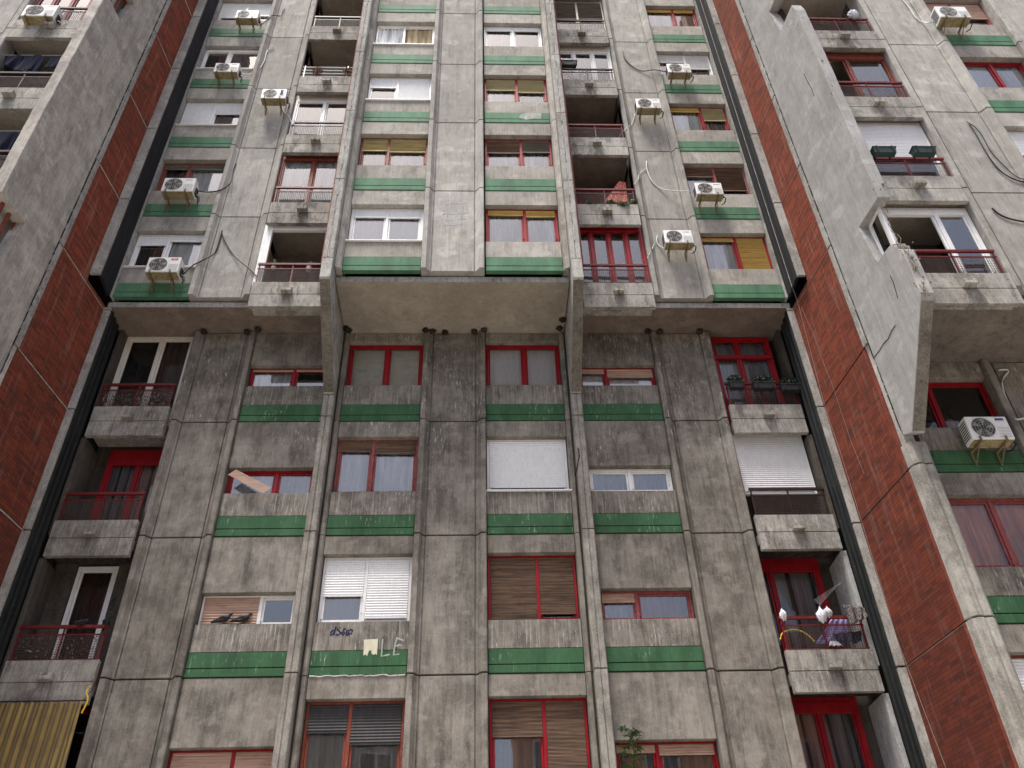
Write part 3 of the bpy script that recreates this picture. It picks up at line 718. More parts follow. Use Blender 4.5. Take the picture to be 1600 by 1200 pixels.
# --- lower balconies
PL = 15.10
for s in (-1, 1):
    x0, x1 = sorted((s*6.07, s*7.78)); bk = 15.78
    for i, J in enumerate(LJ[:4]):
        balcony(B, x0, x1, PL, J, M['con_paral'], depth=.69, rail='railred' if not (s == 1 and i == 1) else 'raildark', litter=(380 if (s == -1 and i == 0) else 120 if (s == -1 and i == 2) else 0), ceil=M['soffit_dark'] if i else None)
        wy = bk if i else 15.42
        zt_ = J+H-.33 if i else 15.385
        zb_ = J-.1
        if (s, i) == (-1, 0): window(B, x0+.08, x1-.0, zb_, zt_, wy-.13, frame='offwhite', split=.52, cr='curtain_b', sash=True, fw_=.09, label='cream balcony door under the soffit', gl='glass_dark', name='balcony_door')
        elif (s, i) == (-1, 1): window(B, x0+.35, x1, zb_, zt_-.05, wy-.13, frame='red', split=.52, cl='curtain_g', cr='curtain_p', fw_=.1, label='red balcony door with patterned curtains', gl='glass_dark', box=.3, name='balcony_door')
        elif (s, i) == (-1, 2): window(B, x0+.45, x1-.45, zb_+.15, zt_-.03, wy-.13, frame='white', panes=1, cl='curtain_b', cr='curtain_b', fw_=.07, label='white framed balcony door with a brown blind', gl='glass_dark', name='balcony_door')
        elif (s, i) == (-1, 3): window(B, x0+.3, x1, zb_, zt_, wy-.13, frame='red', split=.5, gl='glass_dark', name='balcony_door')
        elif (s, i) == (1, 0): window(B, x0, x1-.22, zb_, zt_-.02, wy-.13, frame='red', split=.45, cl='curtain_g', cr='curtain_g', fw_=.1, label='red balcony door with a fanlight under the soffit', gl='glass_dark', name='balcony_door')
        elif (s, i) == (1, 1):
            window(B, x0, x1-.1, J+.95, zt_, PL+.16, frame='white', panes=1, L=('shutwhite', .97), Rr=('shutwhite', .97), label='white balcony shutter pulled down', name='balcony_door')
        elif (s, i) == (1, 2): window(B, x0, x1-.32, zb_, zt_, wy-.13, frame='red', split=.25, cl='curtain_g', cr='curtain_g', fw_=.1, box=.2, label='red balcony door in deep shade', gl='glass_dark', name='balcony_door')
        else: window(B, x0, x1-.3, zb_, zt_, wy-.13, frame='red', split=.45, cl='curtain_p', cr='curtain_g', fw_=.1, box=.2, label='red balcony door with grey curtain', gl='glass_dark', name='balcony_door')
        if (s, i) == (1, 0):
            MB().box(x0+.05, x1-.25, wy-.03, wy+.06, J+1.88, J+1.98).build('transom', M['red'], B)
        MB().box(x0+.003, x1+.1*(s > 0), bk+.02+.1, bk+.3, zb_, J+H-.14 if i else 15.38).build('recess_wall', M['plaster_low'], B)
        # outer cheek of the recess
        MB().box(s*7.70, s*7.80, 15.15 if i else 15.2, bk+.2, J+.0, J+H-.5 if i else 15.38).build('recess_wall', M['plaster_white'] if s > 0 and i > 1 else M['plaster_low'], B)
        if (s, i) == (-1, 2):
            MB().box(x0+.02, x0+.45, bk-.04, bk+.1, zb_, zt_).box(x1-.45, x1, bk-.04, bk+.1, zb_, zt_).build('recess_wall', M['plaster_low'], B)
    MB().box(x0, x1, YL+.3, 15.6, 0, 4.0).build('recess_wall', M['con_low'], B)

# --- upper balconies
PU = 14.10
up_b = {
 -1: ['open_items', 'redglass', 'whiteglass', 'pipes', 'open', 'open'],
 1: ['redtall', 'brown', 'brown2', 'whitebox', 'glazed', 'open'],
}
for s in (-1, 1):
    x0, x1 = sorted((s*2.905, s*4.64)); bk = 15.35
    for i, J in enumerate(UJ+[UJ[-1]+H]):
        kind = up_b[s][i] if i < 6 else 'open'
        rail = {'pipes': 'railwhite', 'redglass': 'railred', 'redtall': 'railred', 'open_items': 'railred', 'brown': 'railred', 'brown2': 'railred'}.get(kind, 'raildark')
        brown = kind in ('brown',) or (i > 0 and up_b[s][i-1][:5] == 'brown')
        cl = M['soffit_red'] if (i > 0 and up_b[s][i-1][:5] == 'brown') else (M['soffit'] if i else None)
        balcony(B, x0, x1, PU, J, M['con_para'], depth=(1.25 if i else .5), rail=rail, railk='pipes' if kind == 'pipes' else 'std', mesh=kind != 'pipes', ceil=cl)
        if i == 6: break
        zt_ = J+H-.335; zb_ = J-.1
        MB().box(x0-.04, x1+.04, bk, bk+.25, zb_, J+H-.14).build('recess_wall', M['plaster'], B)
        # cheeks
        xi = s*4.64
        MB().box(xi, xi+s*.03, YS, bk, zb_, J+H-.5).build('recess_wall', M['plaster_cream'] if s < 0 and i < 3 else M['plaster'], B)
        gy = PU+.22
        if kind == 'redglass': window(B, x0, x1, J+.3, zt_, gy-.13, frame='rust', split=.5, cl='curtain', cr='curtain', box=.12, label='red glazed balcony with white curtains', name='balcony_glazing')
        elif kind == 'whiteglass': window(B, x0, x1, J+.3, zt_-.22, gy-.13, frame='white', split=.5, fw_=.07, label='white glazed balcony with clear panes', name='balcony_glazing'); MB().box(x0, x1, gy, gy+.1, zt_-.21, zt_).build('fascia', M['offwhite'], B)
        elif kind == 'redtall': window(B, x0, x1, J+.3, zt_, gy-.13, frame='red', panes=4, fw_=.06, box=.1, label='red glazed balcony with four tall panes', name='balcony_glazing')
        elif kind == 'whitebox': window(B, x0, x1, J+.3, zt_-.25, gy-.13, frame='white', panes=3, fw_=.07, cl='curtain_b', label='white glazed balcony with a cream fascia', name='balcony_glazing'); MB().box(x0, x1, gy, gy+.1, zt_-.24, zt_).build('fascia', M['offwhite'], B)
        elif kind == 'glazed': window(B, x0, x1, J+.3, zt_, gy-.13, frame='offwhite', split=.5, fw_=.04, box=.08, label='glazed balcony with brown blinds inside', L=('browngrey', .5), Rr=('browngrey', .5), name='balcony_glazing')
        elif kind == 'open_items':
            MB().box(x0+.0, x0+.2, gy-.1, gy, J+.3, zt_-.08).box(x0+.2, x1, gy-.08, gy, zt_-.25, zt_-.08).build('fascia', M['white'], B, label='white post and fascia of the open balcony')
            MB().box(x0+.3, x1-.1, bk-.06, bk-.01, J-.1, zt_-.3).build('balcony_door', M['curtain_b'], B)
        else:
            MB().box(x0+.15, x0+1.0, bk-.05, bk-.01, J-.1, zt_-.3).build('balcony_door', M['rust'] if s > 0 else M['offwhite'], B)

# --- graffiti and patches on the lower left middle spandrel
def stroke(pts, r, y, mat, name='graffiti', flat=.3):
    mb = MB(); mb.tube([(x, y, z) for x, z in pts], r, 6)
    mb.v = [(v[0], y+(v[1]-y)*flat, v[2]) for v in mb.v]
    return mb
gy = YL-.004
def pz(px, py): p = at(px, py, gy); return (p.x, p.z)
gm = MB()
for ln in ([(525,979),(523,986),(521,992)], [(521,984),(517,988),(516,992),(520,991),(523,986)], [(525,991),(529,992),(532,989),(530,985),(527,984),(528,981)], [(530,980.5),(532,980.3)],
           [(533,989),(536,992),(539,989),(536,987),(533,989)], [(541,993),(542,987)], [(541,986),(545,984),(544.5,990),(543,993)], [(546,990),(549,990),(551,985),(547,983)], [(536,986),(537,983),(540,982)]):
    t = stroke([pz(*p) for p in ln], .016, gy, None); gm.add(t.v, t.f)
gm.build('graffiti', M['graf_blue'], B, label='blue scrawled lettering on the spandrel')
gm = MB()
for ln in ([(598,999),(597,1013),(596,1026),(603,1024.5),(609,1023)], [(620,998),(617,1010),(615,1024),(624,1022.5)], [(619,997),(625,999),(631,1001.5)], [(618,1010),(626,1008)], [(646,983),(648,992)]):
    t = stroke([pz(*p) for p in ln], .017, gy-.0165, None, flat=.12); gm.add(t.v, t.f)
gm.build('graffiti', M['graf_white'], B, label='white sprayed letters L and E across the green band')
gm = MB(); y = gy-.02
P_ = [pz(*p) for p in ((569,1000),(591,999),(589,1024),(586,1022),(584,1024),(581,1022),(580,1017),(577,1017),(575,1022),(573.5,1026),(571,1023),(568,1025))]
A = [(x, y, z) for x, z in P_]; gm.loft(A, [(x, y+.018, z) for x, z in P_]); gm.build('paint_patch', M['patch_cream'], B)
gm = MB(); P_ = []
for p in ((814,178),(826,176),(846,177),(845,186),(835,185),(822,187),(811,184)):
    q = at(*p, YC-.022); P_.append((q.x, q.y, q.z))
gm.loft(P_, [(a, b+.003, c) for a, b, c in P_]); gm.build('paint_patch', M['graf_white'], B)
gm = MB()      # pale rubbed-out grid on the middle panel
for ln in ([(694,318),(728,317)],[(694,318),(693,330)],[(728,317),(731,332)],[(691,352),(724,350)],[(700,322),(699,346)],[(713,320),(713,350)],[(692,334),(730,333)],[(696,343),(728,342)],[(722,322),(721,340)]):
    q = [at(*p, YC-.001) for p in ln]; t = stroke([(a.x, a.z) for a in q], .03, YC-.001, None, flat=.08); gm.add(t.v, t.f)
gm.build('graffiti', M['con_wing'], B, label='pale rubbed out grid on the middle panel')
# mortar lines
gm = MB()
for (xa, xb, Y, z) in ((-2.45, -.75, YL-.012, 7.19),):
    pts = [(xa+(xb-xa)*i/24, Y, z+random.uniform(-.012, .012)) for i in range(25)]; gm.tube(pts, .014, 5)
gm.build('mortar_line', M['mortar'], B)
for s in (-1, 1):   # torn sealant running down the front groove of the upper fins
    gm = MB(); z = 15.7
    while z < 31:
        L_ = random.uniform(.1, .6); pts = []
        for i in range(6): pts.append((s*(2.733+random.uniform(-.008, .008)), 13.135, z+L_*i/5))
        gm.tube(pts, random.uniform(.006, .016), 5); z += L_+random.uniform(.02, .5)
    gm.build('torn_sealant', M['mortar'], B)

# ------------------------------------------------------------------ side wings
PX = lambda y: 7.87+(14.54-y)*.1134
WJ = [6.89+H*i for i in range(-2, 9)]         # -2 -> 1.29
YWL, YWU, PW = 12.65, 10.95, 10.77
def wing(s):
    nm = 'right' if s > 0 else 'left'
    W = thing('apartment_building', 'projecting grey apartment block beyond the %s red brick wall' % nm, 'building')
    X = lambda a: s*a
    def XX(a, b): return sorted((s*a, s*b))
    # core
    co = MB(); x0, x1 = XX(8.6, 15.5)
    co.box(x0, x1, 14.2, 27, 0, 12.3); co.box(x0, x1, 12.6, 27, 12.45, TOP)
    for (a, b) in ((8.42, 8.6), (10.4, 11.9), (13.72, 15.5)):
        xa, xb = XX(a, b); co.box(xa, xb, YWL+.28, 14.2, 0, 12.2); co.box(xa, xb, YWU+.28 if a > 9 else 11.4, 12.7, 12.5, TOP)
    for J in WJ[:4]: co.box(x0, x1, YWL+.26, 14.2, J-.14, J-.02)
    for J in WJ[5:]: xa, xb = XX(11.9, 13.8); co.box(xa, xb, YWU+.26, 12.7, J-.14, J-.02)
    co.box(x0, x1, YWU+.3, 27, TOP-.02, TOP+.25)
    xa, xb = XX(8.1, 8.6); co.box(xa, xb, 14.6, 27, 0, TOP)
    co.build('core', M['dark'], W)
    # soffit
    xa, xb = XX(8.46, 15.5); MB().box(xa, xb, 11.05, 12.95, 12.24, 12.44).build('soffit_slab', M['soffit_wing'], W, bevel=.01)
    # brick side wall, one panel per floor (deeper towards the street building below the soffit)
    for i, J in enumerate(WJ[:-1]):
        z0, z1 = J+.018, J+H-.018
        segs = []
        if z1 <= 15.4: segs.append((14.42, z0, z1))
        elif z0 >= 15.4: segs.append((13.56, z0, z1))
        else: segs += [(14.42, z0, 15.40), (13.56, 15.402, z1)]
        mb = MB()
        for yb, za, zb in segs:
            A = [(X(PX(yb)), yb), (X(PX(12.53)), 12.53), (X(PX(12.53)+.2), 12.53), (X(PX(yb)+.2), yb)]
            mb.prism(A, za, zb)
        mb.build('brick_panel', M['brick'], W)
        # raised rim along the front edge of the panel
        if s > 0 and J < 12:
            A = [(X(PX(12.60)-.012), 12.60), (X(PX(12.535)-.012), 12.535), (X(PX(12.535)+.05), 12.535), (X(PX(12.60)+.05), 12.60)]
            MB().prism(A, z0, z1).build('brick_rim', M['red_edge'], W)
        # concrete strip in front of the brick
        A = [(X(PX(12.525)-.02), 12.525), (X(PX(12.385)-.02), 12.385), (X(PX(12.385)+.2), 12.385), (X(PX(12.525)+.2), 12.525)]
        if z0 > 10.2: MB().prism(A, z0+.003, z1-.003).build('edge_strip', M['con_edge'], W, bevel=.008)
        # inner post next to the middle building
        if z0 < 15.4:
            MB().box(X(7.735), X(7.885), 14.40, 14.455, z0, min(z1, 15.36)).build('edge_post', M['con_edge'], W, bevel=.006)
        if z1 > 15.5:
            MB().box(X(7.75 if s < 0 else 7.795), X(7.975), 13.53, 13.60, max(z0, 15.56), z1).build('edge_post', M['con_edge'], W, bevel=.006)
        if (s < 0 or J > 15) and z0 > 2:
            yb_ = 13.56 if z0 > 15.4 else 14.42; mb = MB(); mb.tube([(X(PX(yb_+(12.53-yb_)*q/12)-.004), yb_+(12.53-yb_)*q/12, J+random.uniform(-.006, .006)) for q in range(13)], (.008 if s < 0 else .005), 5)
            mb.build('mortar_line', M['mortar'], W)
    # joint backing
    A = [(X(PX(14.5)+.03), 14.5), (X(PX(12.42)+.03), 12.42), (X(PX(12.42)+.22), 12.42), (X(PX(14.5)+.22), 14.5)]
    MB().prism(A, 0, 15.38).build('joint_backing', M['mortar'], W)
    A = [(X(PX(13.6)+.03), 13.6), (X(PX(12.42)+.03), 12.42), (X(PX(12.42)+.22), 12.42), (X(PX(13.6)+.22), 13.6)]
    MB().prism(A, 15.38, TOP).build('joint_backing', M['mortar'], W)
    # black metal cover strips between post and middle building
    def ribbed(xa, ya, xb, yb, n, d):
        pts = []; 
        for i in range(n*4+1):
            t = i/(n*4); k = (0, 1, 1, 0)[i % 4]
            pts.append((xa+(xb-xa)*t - k*d*.8, ya+(yb-ya)*t - k*d*.3))
        pts += [(xb+.06, yb), (xa+.06, ya)]
        return [(X(px_), py_) for px_, py_ in pts]
    MB().prism(ribbed(7.805, 14.30, 7.765 if s < 0 else 7.80, 13.61, 3, .02), 15.60, TOP).build('metal_strip', M['strip'], W)
    MB().prism(ribbed(7.80, 15.10, 7.755, 14.46, 3, .035), 0, 15.36).build('metal_strip', M['strip_low'], W)
    # thin line along the strip
    if s > 0: MB().tube([(X(7.79), 13.95, 15.6), (X(7.79), 13.95, TOP)], .008, 5).build('strip_wire', M['mortar'], W)
    # big concrete side wall with notches and sloping bracket
    random.seed(11 if s > 0 else 23)
    rj = (lambda a: random.uniform(-a, a))
    prof = [(12.36, 10.30), (12.13, 10.18), (10.66, 12.02)]
    z = 12.1
    while z < 13.2: prof.append((10.60+rj(.012), z)); z += .2 if s > 0 else .3
    if s > 0: prof += [(10.61, 13.22), (10.68, 13.30), (10.66, 13.38), (10.74, 13.46), (10.73, 13.52), (10.82, 13.57), (10.9, 13.585)]
    prof += [(11.0, 13.60), (11.30, 13.62), (11.40, 14.74), (10.60, 14.70)]
    z = 15.0
    while z < 22.0: prof.append((10.58+rj(.008 if s > 0 else .012)-.004*(z-15), z)); z += .28
    prof += [(10.62, 22.08), (11.30, 22.10), (11.42, 23.24), (10.56, 23.22)]
    z = 23.6
    while z < 30.4: prof.append((10.52+rj(.02), z)); z += .4
    prof += [(10.55, 30.5), (11.3, 30.5), (11.4, 31.6), (10.5, 31.6), (10.5, TOP), (12.36, TOP)]
    A = [(X(PX(y)), y, z) for y, z in prof]; Bq = [(X(PX(y)+.24), y, z) for y, z in prof]
    o = MB().loft(A, Bq).build('side_wall', M['con_wing'] if s > 0 else M['con_wingL'], W, bevel=.012)
    # bracket underside sheet, its shade put into the darker colour
    A = [(X(PX(12.10)+.01), 12.10, 10.212-.006), (X(PX(12.10)+.23), 12.10, 10.212-.006), (X(PX(10.68)+.23), 10.68, 11.99-.006), (X(PX(10.68)+.01), 10.68, 11.99-.006)]
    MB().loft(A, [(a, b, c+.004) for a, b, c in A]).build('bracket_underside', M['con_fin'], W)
    # ragged crack line between strip and wall
    mb = MB(); z = 10.4
    while z < TOP-1:
        L_ = random.uniform(.08, .5); y_ = 12.372
        mb.tube([(X(PX(y_)-.004), y_+rj(.008), z+L_*i/4) for i in range(5)], random.uniform(.006, .013), 5); z += L_+random.uniform(.02, .2)
    mb.build('torn_sealant', M['joint'], W)
    # lower fin in front of the brick, with joints
    for i, J in enumerate(WJ[:5]):
        top = 10.17 if J > 9 else J+H
        if J > 10.2: continue
        p = [(PX(12.52)-.01, 12.52), (8.13, 12.40), (8.20, 12.33), (8.28, 12.33), (8.33, 12.36), (8.38, 12.34), (8.44, 12.34), (8.50, 12.40), (8.545, 12.50), (8.56, 12.95), (8.12, 12.95)]
        MB().prism([(X(a), b) for a, b in p], J+.02, top-.012).build('fin', M['con_fin_low'], W, bevel=.008)
    # lower facade
    xa, xb = XX(8.57, 10.33)
    low = [dict(frame='red', split=.5), dict(frame='rust', panes=1, L=('shutwhite', .95), Rr=('shutwhite', .95), label='window with a white shutter down'),
           dict(frame='redworn', split=.5, cl='curtain_o', cr='curtain_o', gl='glass_dim', label='red window with orange curtains'),  # orange cloth also stands in for the brick building's reflection
           dict(frame='red', split=.36, cl=None, cr=None, gl='glass_dark', label='red window with a scrap of orange cloth')]
    for i, J in enumerate(WJ[:4]):
        tp = 12.235 if J > 9 else None
        wt = 2.15 if J > 9 else 2.35
        spandrel(W, xa, xb, YWL, J, .98, wt, M['con_low2'], M['green_low'], top=tp)
        window(W, xa, xb, J+.98, J+wt, YWL, **low[i])
        a, b = XX(10.335, 11.85); column(W, a, b, YWL, J, J+H if J < 9 else 12.235, M['con_low'], .22)
        a, b = XX(11.86, 15.5); MB().box(a, b, YWL, YWL+.3, J, J+H-.01 if J < 9 else 12.235).build('spandrel', M['con_low'], W)
    MB().box(*XX(8.57, 15.5), YWL, YWL+.3, 0, 1.28).build('plinth', M['con_low'], W)
    # upper facade
    ba = XX(8.46, 10.26)
    kinds = (['white', 'shutter', 'redopen', 'dark', 'dark', 'dark', 'dark'] if s > 0 else ['clothes', 'clothes', 'clothes', 'glazed', 'dark', 'dark', 'dark'])
    for i, J in enumerate(WJ[4:]):
        balcony(W, ba[0], ba[1], PW, J, M['con_para'], spx=.5, depth=1.3 if i else .35, rail='railred' if s > 0 else 'raildark', ceil=M['soffit'] if i else None, sidegap=.02)
        kd = kinds[i]; gy = PW+.2; zt_ = J+H-.335
        MB().box(ba[0]-.03, ba[1]+.03, 12.2, 12.5, J-.1, J+H-.14).build('recess_wall', M['plaster'] if s > 0 else M['con_low'], W)
        if kd == 'white':
            window(W, ba[0], ba[1], J+.3, zt_-.12, gy-.13, frame='white', split=.62, fw_=.08, box=.14, nopane=(0,), label='white glazed balcony with one clear pane', name='balcony_glazing')
            # side return of the glazing seen through the notch in the wall
            mb = MB(); xs_ = X(8.45)
            for (y0, y1, z0, z1) in ((10.85, 10.93, J+1.0, J+2.3), (11.30, 11.38, J+1.0, J+2.3), (10.93, 11.30, J+2.2, J+2.3), (10.93, 11.30, J+1.0, J+1.08)): mb.box(xs_-.04, xs_+.0, y0, y1, z0, z1)
            mb.build('balcony_glazing', M['white'], W)
        elif kd == 'shutter': window(W, ba[0], ba[1], J+.3, zt_-.05, gy-.13, frame='white', panes=1, L=('shutwhite', .62), Rr=('shutwhite', .62), fw_=.07, label='white glazed balcony with its shutter half down', name='balcony_glazing')
        elif kd == 'redopen': window(W, ba[0], ba[1], J+.3, zt_-.03, gy-.13, frame='rust', split=.46, fw_=.035, box=.25, nopane=(0,), label='glazed balcony with thin red frames', name='balcony_glazing')
        elif kd == 'glazed': window(W, ba[0], ba[1], J+.3, zt_, gy-.13, frame='redworn', panes=4, fw_=.04, label='glazed balcony with thin red frames above the outdoor unit', name='balcony_glazing')
        else: window(W, ba[0]+.25, ba[1]-.25, J-.05, zt_-.1, 12.0, frame='red' if s > 0 else 'offwhite', split=.5, gl='glass_dark', fw_=.06, name='balcony_door')
        if s < 0 and i in (0, 3):
            mb = MB(); xs_ = X(8.45)
            for (y0, y1, z0, z1) in ((10.85, 10.92, J+.9, J+2.4), (11.12, 11.18, J+.9, J+2.4), (11.38, 11.45, J+.9, J+2.4), (10.92, 11.38, J+2.3, J+2.4), (10.92, 11.38, J+.9, J+1.0)): mb.box(xs_-.0, xs_+.05, y0, y1, z0, z1)
            o_ = mb.build('balcony_glazing', M['rust'], W, label='red side glazing seen through a notch in the wall')
            q = MB(); q.add([(xs_+.02, 10.9, J+.95), (xs_+.02, 11.4, J+.95), (xs_+.02, 11.4, J+2.35), (xs_+.02, 10.9, J+2.35)], [(0, 1, 2, 3)]); q.build('pane', M['glass'], o_, recalc=False)
        a, b = XX(10.27, 11.98); column(W, a, b, YWU, J, J+H, M['con_up'], .24, .13)
        a, b = XX(11.985, 13.68)
        spandrel(W, a, b, YWU, J, 1.0, WTu, M['con_up2'], M['green'])
        kk = [dict(frame='red', split=.5, cl='curtain'), dict(frame='white', panes=1, L=('shutwhite', .66), Rr=('shutwhite', .66), cl='curtain_b', cr='curtain_b', label='white window with its shutter two thirds down'),
              dict(frame='red', split=.52, cl='lace', cr='curtain', label='red window with a half open sash'), dict(frame='redworn', split=.5, L=('shutpeach', .8), Rr=('shutpeach', .6), cl='curtain', label='worn red window with peach shutters')][min(i, 3)]
        if i > 3: kk = dict(frame='red', split=.5, L=('ochre', .5))
        window(W, a, b, J+1.0, J+WTu, YWU, **kk)
        a, b = XX(13.685, 15.5); column(W, a, b, YWU, J, J+H, M['con_up'], .24, .13)
    return W
WR = wing(1); WLf = wing(-1)
random.seed(5)
# rusted bars and rubble where the right wall's edge has spalled
mb = MB()
for (z, n) in ((13.5, 7), (12.6, 5), (14.4, 3), (18.3, 4), (21.6, 3)):
    for i in range(n):
        y = 10.62+random.uniform(0, .1); zz = z+random.uniform(-.35, .35)
        mb.tube([(PX(y)+random.uniform(.0, .1), y-.05, zz), (PX(y)-.02+random.uniform(.0, .12), y-.075, zz-.15), (PX(y)+.05, y-.03, zz-.3)], .007, 5)
mb.build('rusty_bars', M['ac_bracket'], WR)
mb = MB()
for i in range(45):
    z = random.choice((13.2, 13.4, 12.9, 12.5, 12.2, 14.9, 15.3, 19.5))+random.uniform(-.2, .2)
    y = 10.60+random.uniform(-.04, .08); x = PX(y)+random.uniform(-.005, .24)
    s_ = random.uniform(.006, .02)
    mb.box(x-s_, x+s_*.6, y-s_*(1 if x > PX(y) else .2)-.02, y+s_-.02, z-s_, z+s_)
mb.build('spalled_rubble', M['con_fin'], WR)

# ------------------------------------------------------------------ outdoor air conditioning units
def make_ac():
    r = thing('air_conditioner', 'tmp', 'air conditioner', group='outdoor units fixed to the facade')
    w, h, y0, y1 = .40, .55, -.42, -.13
    mb = MB().box(-w, w, y0, y1, .03, h)
    casing = mb.build('casing', M['ac_white'], r, bevel=.018)
    MB().box(-w+.02, w-.02, y0+.02, y1-.01, .018, .031).build('base_plate', M['ac_under'], r)
    # fan opening: dark disc, wire grille
    n = 28; cx, cz, R = -.12, .29, .215
    disc = MB(); disc.add([(cx+R*math.cos(2*math.pi*i/n), y0-.004, cz+R*math.sin(2*math.pi*i/n)) for i in range(n)], [tuple(range(n))])
    fo = disc.build('fan', M['ac_dark'], r)
    bl = MB()
    for k in range(5):
        a = k*2*math.pi/5
        bl.add([(cx+.04*math.cos(a), y0-.006, cz+.04*math.sin(a)), (cx+.2*math.cos(a-.1), y0-.006, cz+.2*math.sin(a-.1)), (cx+.2*math.cos(a+.42), y0-.0065, cz+.2*math.sin(a+.42))], [(0, 1, 2)])
    bl.build('fan_blade', M['ac_grille'], fo)
    gr = MB()
    for rr in (.06, .11, .165, .215): gr.tube([(cx+rr*math.cos(2*math.pi*i/24), y0-.016, cz+rr*math.sin(2*math.pi*i/24)) for i in range(25)], .0045, 4)
    for k in range(-3, 4):
        x = k*.055; hh = math.sqrt(max(0, .21**2-x*x)); gr.tube([(cx+x, y0-.018, cz-hh), (cx+x, y0-.018, cz+hh)], .004, 4)
    gr.build('grille', M['ac_grille'], r)
    for i in range(5): pass
    lv = MB()
    for i in range(7): lv.box(.14, w-.03, y0-.003, y0, .08+i*.035, .086+i*.035)
    lv.build('louvre', M['ac_grille'], r)
    sd_ = MB()
    for i in range(8): sd_.box(-w-.004, -w, y0+.05, y1-.03, .1+i*.05, .125+i*.05)
    sd_.build('side_vent', M['ac_dark'], r)
    for sx in (-.27, .22):
        b = MB().box(sx-.018, sx+.018, y0-.03, 0, -.025, .012).box(sx-.018, sx+.018, -.02, 0, -.30, .0)
        b.tube([(sx, y0+.06, -.02), (sx, -.015, -.27)], .012, 5)
        b.box(sx-.018, sx+.018, y0-.03, y0-.015, .0, .09)
        b.build('bracket', M['ac_bracket'], r)
    vb = MB().box(w, w+.035, y0+.12, y1-.03, .09, .30).tube([(w+.02, y0+.15, .1), (w+.09, y0+.16, .03), (w+.07, -.12, -.02), (w+.02, -.02, .02)], .014, 6).tube([(w+.02, y0+.19, .14), (w+.11, y0+.2, .06), (w+.09, -.1, .0)], .01, 6)
    vb.build('pipe', M['cable_b'], r)
    return r
ac0 = make_ac()
def place(root, loc, label, scale=1., first=[True]):
    if first[0]: first[0] = False; r = root; ch = None
    else:
        r = root.copy(); COL.objects.link(r)
        for c in list(root.children):
            if c.name.startswith('brand_mark'): continue
            d = c.copy(); COL.objects.link(d); d.parent = r
            for g_ in c.children:
                e = g_.copy(); COL.objects.link(e); e.parent = d
    r.location = loc; r.scale = (scale,)*3; r['label'] = label
    return r
acs = [((62,16), 10.55, YWU, 'white outdoor unit standing on the topmost visible balcony parapet of the left block', 'tick', .92),
       ((386,22), 13.9, YS, 'small white outdoor unit highest up in the left window column', None, .86),
       ((354,105), 13.9, YS, 'white outdoor unit under the window with two brown curtains, left column', 'tick', .86),
       ((428,146), 13.9, YS, 'white outdoor unit with dark letters, alone on the left concrete panels', 'letters', .86),
       ((279,288), 13.9, YS, 'large white outdoor unit with a visible fan in front of the red brown window', 'tick', .98),
       ((255,413), 13.9, YS, 'white outdoor unit with a red mark, lowest in the left window column', 'red', .92),
       ((1061,106), 13.9, YS, 'rusty based outdoor unit below the grey shutter window, right column', 'tick', .86),
       ((1013,161), 13.9, YS, 'rusty based outdoor unit on the right concrete panels, the upper of two there', 'tick', .86),
       ((1108,294), 13.9, YS, 'white outdoor unit below the brown blinds of the right column', 'tick', .86),
       ((1060,369), 13.9, YS, 'white outdoor unit on the right concrete panels, the lower of two there', 'tick', .86),
       ((1489,18), 10.5, YWU, 'outdoor unit with side vents below the peach shutters of the right block', None, .96),
       ((1546,668), 12.22, YWL, 'big outdoor unit with a blue mark below the window with orange cloth', 'blue', .95)]
for (px, py), Yf, Yw, lab, mk, sc_ in acs:
    p = at(px, py, Yf); r = place(ac0, (p.x, Yf+.42*sc_, p.z-.29*sc_), lab, sc_)
    m_ = MB(); mat = M['ac_dark']
    if mk == 'red': m_.box(.17, .33, -.426, -.4205, .44, .50); mat = M['mark_red']; m_.box(.2, .3, -.428, -.426, .462, .475, 1)
    elif mk == 'blue': m_.box(.17, .33, -.426, -.4205, .44, .50); mat = M['mark_blue']; m_.box(.18, .32, -.428, -.426, .445, .455, 1)
    elif mk == 'tick':
        for i in range(5): m_.box(.16+i*.034, .184+i*.034, -.424, -.4205, .455, .475)
    elif mk == 'letters':
        for i, zc in enumerate((.46, .385, .31, .235)):
            m_.tube([(.25+.045*math.cos(a), -.424, zc+.028*math.sin(a)) for a in [x*.55 for x in range(1+(i % 2), 12)]], .008, 4)
        mat = M['mark_blue']
    if mk: m_.build('brand_mark', [mat, M['white']], r, loc=(0, 0, 0))
for o in bpy.data.objects:
    if o.name.startswith('brand_mark'): o.location = (0, 0, 0)

# ------------------------------------------------------------------ cables
def smooth_pts(ps, n=5):
    out = []
    for i in range(len(ps)-1):
        p0 = ps[max(0, i-1)]; p1 = ps[i]; p2 = ps[i+1]; p3 = ps[min(len(ps)-1, i+2)]
        for k in range(n):
            t = k/n; out.append(.5*((2*p1)+(-p0+p2)*t+(2*p0-5*p1+4*p2-p3)*t*t+(-p0+3*p1-3*p2+p3)*t**3))
    return out+[ps[-1]]
def cable(px, Y, r, mat, lab, both=None):
    Ys = Y if isinstance(Y, (list, tuple)) else [Y]*len(px)
    pts = smooth_pts([at(a, b, y) for (a, b), y in zip(px, Ys)])
    mb = MB().tube(pts, r, 6); c = pts[0]
    return tag(mb.build('cable', M[mat], loc=c, smooth=True), lab, 'cable', 'cables running over the facade')
yp = YS-.03; yr = YS-.13
cable([(347,360),(344,372),(339,388),(334,397),(318,406),(301,415),(288,427),(281,431)], [yp,yp,yp,yp,yr,yr,yr,yr], .016, 'cable_b', 'black cable sagging left to the unit with the red mark')
cable([(346,362),(352,378),(366,400),(387,418),(401,432)], [yp,yp,yp,yr,yr], .013, 'cable_b', 'black cable sagging right from the same hole to the balcony with red railing')
